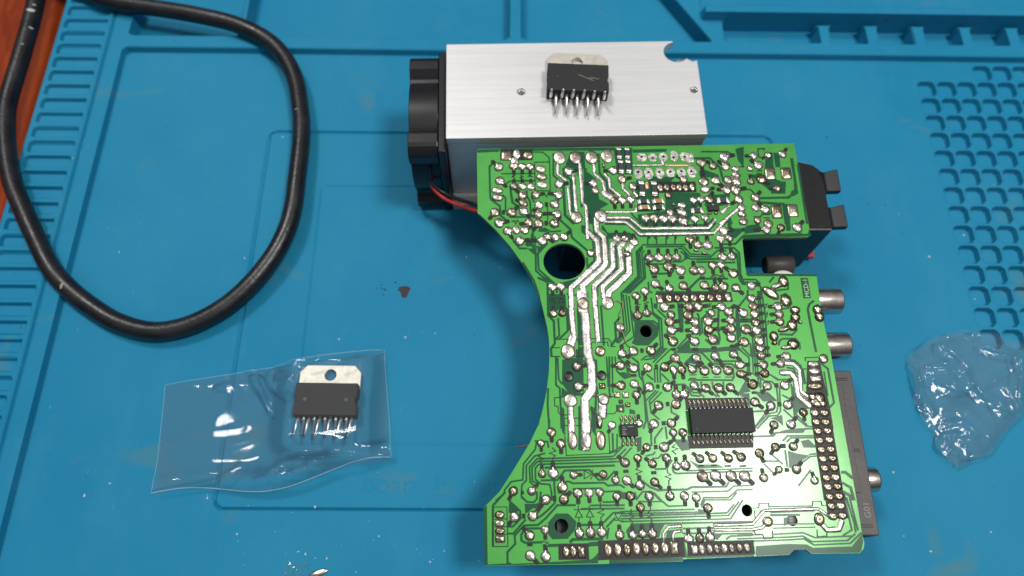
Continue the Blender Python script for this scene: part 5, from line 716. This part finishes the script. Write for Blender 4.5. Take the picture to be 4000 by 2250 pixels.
FOLD2=[([(144.3,-21.1),(147.5,-24.4),(150.7,-28.7),(151.5,-34.5)],2.4,2.0),([(147.2,-25.9),(148.7,-29.8),(150.4,-33.0)],1.2,1.0),([(133.4,-28.2),(133.7,-33.6),(135.1,-37.2),(136.4,-42.4)],2.0,1.4),([(134.1,-41.7),(135.6,-42.8),(135.9,-44.5)],1.2,1.0),([(139.2,-33.9),(142.7,-35.7),(145.9,-37.1),(149.4,-36.8)],1.5,1.1),([(145.2,-33.9),(149.5,-36.3)],1.3,0.9),([(137.8,-29.3),(142.5,-27.0),(143.8,-27.4)],1.2,0.9),([(138.1,-29.4),(142.1,-28.9),(145.7,-28.7)],1.2,0.9),([(168.7,-24.3),(168.5,-30.5),(165.3,-37.7),(164.5,-42.6)],2.0,1.2),([(158.4,-21.4),(163.6,-23.2),(166.8,-23.6)],1.6,1.1),([(153.3,-15.1),(155.4,-16.6),(158.0,-16.4)],1.5,1.1),([(147.3,-17.4),(149.7,-16.3)],1.2,0.9),([(140.1,-47.6),(143.0,-46.8),(145.6,-47.2),(148.2,-50.9)],1.6,1.6),([(140.0,-51.0),(145.0,-51.3)],1.2,1.0),([(137.8,-52.5),(138.2,-55.5),(140.8,-57.3)],1.5,1.3),([(143.3,-54.1),(145.0,-55.4),(144.4,-58.1)],1.3,1.1),([(152.5,-35.6),(154.6,-38.4),(158.4,-39.8),(159.8,-44.0)],1.8,1.6),([(161.0,-41.7),(163.4,-42.0)],1.2,0.9),([(146.3,-58.3),(150.2,-57.6)],1.1,0.9)]
def facets(x, y, k, seed, n=5):
    r = random.Random(seed); v = 0
    for _ in range(n):
        a = r.uniform(0, math.pi); f = k * r.uniform(0.6, 1.5); ph = r.uniform(0, 9)
        t = (x * math.cos(a) + y * math.sin(a)) * f + ph; v += abs((t % 2.0) - 1.0) * r.uniform(0.5, 1.0)
    return v / n
def bag_sheet():
    c = dict(bl=Vector((-110.4, -70.3)), br=Vector((-37.6, -61.0)), tl=Vector((-113.4, -35.6)), tr=Vector((-42.7, -23.2)))
    nx, ny = 250, 140; V, Fc = [], []
    for j in range(ny + 1):
        t = j / ny
        for i in range(nx + 1):
            s = i / nx
            p = (c['bl'].lerp(c['br'], s)).lerp(c['tl'].lerp(c['tr'], s), t)
            p = p + Vector((0, 2.4 * math.sin(s * math.pi * 1.2) * (1 - t) ** 2 * -1.0 + (1.6 * math.sin(s * 9) * (1 - t) ** 4)))
            dx = max(abs(p.x + 59.5) - 10.2, 0); dy = max(abs(p.y + 40.6) - 11.8, 0); d = math.hypot(dx, dy)
            z = 0.75 + 5.3 * math.exp(-(d / 5.0) ** 2)
            z += 1.0 * (1 - t) ** 2 + 4.6 * math.exp(-((1 - t) - 0.93) ** 2 / 0.010) * (0.25 + 0.75 * max(0, math.sin((s - 0.28) * 4.0)))
            w = min(1, d / 3 + 0.05)
            edge = min(1, 6 * min(s, 1 - s, t * 1.3, (1 - t) * 1.0 + 0.06))
            z += w * edge * 1.5 * facets(p.x, p.y, 0.085, 5) + folds(p, FOLD1)
            z += 2.6 * math.exp(-((t - 0.13) / 0.10) ** 2) * min(1, max(0.15, (s - 0.35) * 4)) * facets(p.x, p.y, 0.34, 9, 4)
            z += 1.9 * math.exp(-((t - 0.86) / 0.12) ** 2) * math.exp(-((s - 0.5) / 0.22) ** 2) * facets(p.x, p.y, 0.36, 21, 4) * w
            z += w * edge * 0.8 * noise.noise(Vector((p.x * 0.07, p.y * 0.10, 4.0)))
            V.append((p.x, p.y, max(z, 0.5)))
    for j in range(ny):
        for i in range(nx):
            a = j * (nx + 1) + i; Fc.append((a, a + 1, a + nx + 2, a + nx + 1))
    return V, Fc
bag = empty('plastic_bag', (-76, -48, 0))
tag(bag, 'flat clear plastic bag holding a power chip, below the cable loop', 'plastic bag', 'clear plastic bags')
V, Fc = bag_sheet(); V = [(v[0] + 76, v[1] + 48, v[2]) for v in V]; BAG1_V = V
obj('upper_film', mesh('upper_film', V, Fc, MAT['film'], True), bag)
V, Fc = [], []
for j in range(13):
    for i in range(25):
        s, t = i / 24, j / 12; p = Vector((-110.0, -68.6)).lerp(Vector((-38.4, -60.0)), s).lerp(Vector((-113.0, -36.0)).lerp(Vector((-43.2, -23.8)), s), t)
        V.append((p.x + 76, p.y + 48, 0.36 + 0.08 * noise.noise(Vector((p.x * 0.1, p.y * 0.1, 0)))))
for j in range(12):
    for i in range(24): a = j * 25 + i; Fc.append((a, a + 1, a + 26, a + 25))
obj('lower_film', mesh('lower_film', V, Fc, MAT['film'], True), bag)

def film_edge(name, pts, parent, r=0.08):
    V, Fc = tube(pts, r, 6, flat=0.5); return obj(name, mesh(name, V, Fc, MAT['edge'], True), parent)
_nx = 251; _ny = 141; _T = BAG1_V
film_edge('cut_edge', [_T[j * _nx] for j in range(0, _ny, 4)], bag); film_edge('cut_edge', [_T[j * _nx + _nx - 1] for j in range(0, _ny, 4)], bag)
film_edge('bottom_seam', [_T[i] for i in range(0, _nx, 3)], bag, 0.16); film_edge('folded_edge', [_T[(_ny - 1) * _nx + i] for i in range(0, _nx, 3)], bag, 0.08)
BAG2 = [(132.6, -24.2), (143.1, -17.1), (153.6, -15.1), (164.2, -16.1), (172.9, -19.1), (172.2, -30.2), (168.2, -42.7), (160.6, -48.6), (153.6, -56.4), (148.7, -58.4), (140.9, -61.4), (136.3, -57.8), (135.8, -54.2), (137.0, -51.5), (132.6, -46.4), (132.0, -37.6)]
def crumple():
    ctr = Vector((151, -36)); ang = []
    nseg, nr = 260, 80; V, Fc = [], []
    pts = [Vector(p) for p in BAG2]; n = len(pts); bd = []
    for k in range(nseg):
        f = k / nseg * n; i = int(f); bd.append(pts[i].lerp(pts[(i + 1) % n], f - i))
    for j in range(nr + 1):
        r = j / nr
        for k in range(nseg):
            p = ctr.lerp(bd[k], r)
            f1 = 1 - abs(noise.noise(Vector((p.x * 0.055 + p.y * 0.045, p.y * 0.030 - p.x * 0.02, 2.2)))) * 2.3
            f2 = 1 - abs(noise.noise(Vector((p.x * 0.15, p.y * 0.11, 8.1)))) * 2.4
            f3 = 1 - abs(noise.noise(Vector((p.x * 0.42, p.y * 0.34, 5.1)))) * 2.2
            body = (1 - r ** 4)
            z = 0.6 + body * (0.6 + 5.2 * facets(p.x, p.y, 0.075, 12, 4) + 1.6 * facets(p.x, p.y, 0.24, 3, 5) ) + (1 - body) * (0.5 + 2.2 * facets(p.x, p.y, 0.2, 4)) + folds(p, FOLD2) * 0.8
            jit = 0.7 * f3 * r
            V.append((p.x + jit, p.y + jit * 0.6, max(z, 0.45)))
    for j in range(nr):
        for k in range(nseg): Fc.append((j * nseg + k, j * nseg + (k + 1) % nseg, (j + 1) * nseg + (k + 1) % nseg, (j + 1) * nseg + k))
    return V, Fc
V, Fc = crumple(); V = [(x - 151, y + 36, z) for x, y, z in V]
bag2 = empty('plastic_bag', (151, -36, 0))
tag(bag2, 'crumpled empty clear plastic bag at the right side over the square pockets', 'plastic bag', 'clear plastic bags')
obj('upper_film', mesh('upper_film', V, Fc, MAT['film2'], True), bag2)
V2 = [(x * 0.965 + 0.7 * math.sin(y * 0.5), y * 0.965, max(0.3, z * 0.30)) for x, y, z in V]
obj('lower_film', mesh('lower_film', V2, Fc, MAT['film2'], True), bag2)

# ================================================================== crumbs and specks on the mat
def flakes(name, spots, mat, label, cat):
    V, Fc = [], []
    for i, (x, y, s) in enumerate(spots):
        r = random.Random(i * 13 + len(name)); n = 7; b = len(V); el = r.uniform(0.5, 1.0); a0 = r.uniform(0, 6.28)
        z0 = float(mat_height(np.array([float(x)]), np.array([float(y)]))[0])
        def pt(k, q, z):
            t = 2 * math.pi * k / n; rr = s * q * (0.75 + 0.35 * math.sin(k * 2.3 + i)); cx, cy = rr * math.cos(t), rr * el * math.sin(t)
            return (x + cx * math.cos(a0) - cy * math.sin(a0), y + cx * math.sin(a0) + cy * math.cos(a0), z0 + z)
        V += [pt(k, 1.0, 0.02) for k in range(n)] + [pt(k, 0.6, 0.02 + s * 0.35) for k in range(n)]
        for k in range(n): Fc.append((b + k, b + (k + 1) % n, b + n + (k + 1) % n, b + n + k))
        Fc.append(tuple(b + n + k for k in range(n)))
    return tag(obj(name, mesh(name, V, Fc, mat, True)), label, cat, kind='stuff')
SP = [(-161.6, 49.0), (-94.3, 10.6), (-138.6, 12.5), (-26.0, -16.9), (-16.2, 11.6), (-4.1, 7.6), (141.4, 30.5), (149.1, 13.4), (176.5, 29.4), (181.1, 44.2), (164.8, 23.1), (162.9, -1.9), (121.5, -62.3), (148.3, -80.3), (128.4, -86.0), (121.0, -81.6), (-125.2, -67.0), (-94.3, -71.3), (-83.6, -81.9), (-64.4, -86.9), (-60.7, -73.9), (-46.5, -92.6), (-40.4, -82.4), (-24.4, -89.6), (-20.3, -86.5), (-9.8, -89.2), (-132.3, -70.7), (-58.3, -19.2), (-87, 61), (-62.2, -87.6), (-55.6, -88.8), (-36, -18.4)]
rs = random.Random(3)
white = [(x, y, rs.uniform(0.28, 0.6)) for x, y in SP] + [(rs.uniform(-150, 130), rs.uniform(-95, 95), rs.uniform(0.10, 0.22)) for _ in range(30)] + [(rs.uniform(-120, -5), rs.uniform(-95, -62), rs.uniform(0.12, 0.28)) for _ in range(26)]
flakes('white_crumbs', white, MAT['dust'], 'scattered tiny white crumbs on the blue mat', 'crumbs')
dark = [(-45.5, 0.8, 0.4), (-45.3, -0.6, 0.45), (-44.2, -1.0, 0.6), (-46.9, -0.5, 0.35), (-44.5, -2.9, 0.4), (-40.6, 1.7, 0.6), (137.2, 34.3, 0.5), (131, 34.6, 0.4), (-36.0, 2.0, 0.25), (-18, 5.0, 0.3), (-12.6, -17.2, 0.35), (118, -20, 0.35)] + [(rs.uniform(-150, 150), rs.uniform(-90, 95), rs.uniform(0.10, 0.25)) for _ in range(34)]
flakes('dark_crumbs', dark, MAT['soot'], 'scattered tiny dark crumbs and soot specks on the blue mat', 'crumbs')
# burnt mark left by a hot part
pts = [(-39.2, 0.1), (-36.6, 0.4), (-35.2, -0.3), (-35.6, -1.4), (-36.4, -3.9), (-38.1, -4.0), (-38.6, -1.8), (-39.6, -1.2)]
V = [(p[0] + 37.4, p[1] + 1.8, 0.05) for p in pts] + [((p[0] + 37.4) * 0.75, (p[1] + 1.8) * 0.75, 0.14) for p in pts]; n = len(pts)
tag(obj('burnt_flake', mesh('burnt_flake', V, [(k, (k + 1) % n, n + (k + 1) % n, n + k) for k in range(n)] + [tuple(range(n, 2 * n))], MAT['soot']), None, (-37.4, -1.8, 0.0)), 'dark burnt flake on the mat between the cable loop and the green board', 'flake')
# a splash of solder and a scrap of film at the near edge
sp_m = dome('solder_splash', MAT['solder'], 101, False); o = obj('solder_splash', sp_m, None, (-57.6, -92.9, 0.05)); o.scale = (2.9, 1.0, 0.5); o.rotation_euler = (0, 0, 0.3)
tag(o, 'bright silver splash of solder at the bottom edge of the mat', 'solder')
V, Fc = [], []
for j in range(13):
    for i in range(13):
        x, y = (i / 12 - 0.5) * 7, (j / 12 - 0.5) * 7; V.append((x + 0.6 * noise.noise(Vector((x, y, 1))), y + 0.6 * noise.noise(Vector((x, y, 9))), 0.5 + 0.9 * abs(noise.noise(Vector((x * 0.5, y * 0.5, 3)))) ))
for j in range(12):
    for i in range(12): a = j * 13 + i; Fc.append((a, a + 1, a + 14, a + 13))
tag(obj('film_scrap', mesh('film_scrap', V, Fc, MAT['film'], True), None, (-64.6, -93.6, 0)), 'small whitish scrap of film beside the solder splash', 'film scrap')
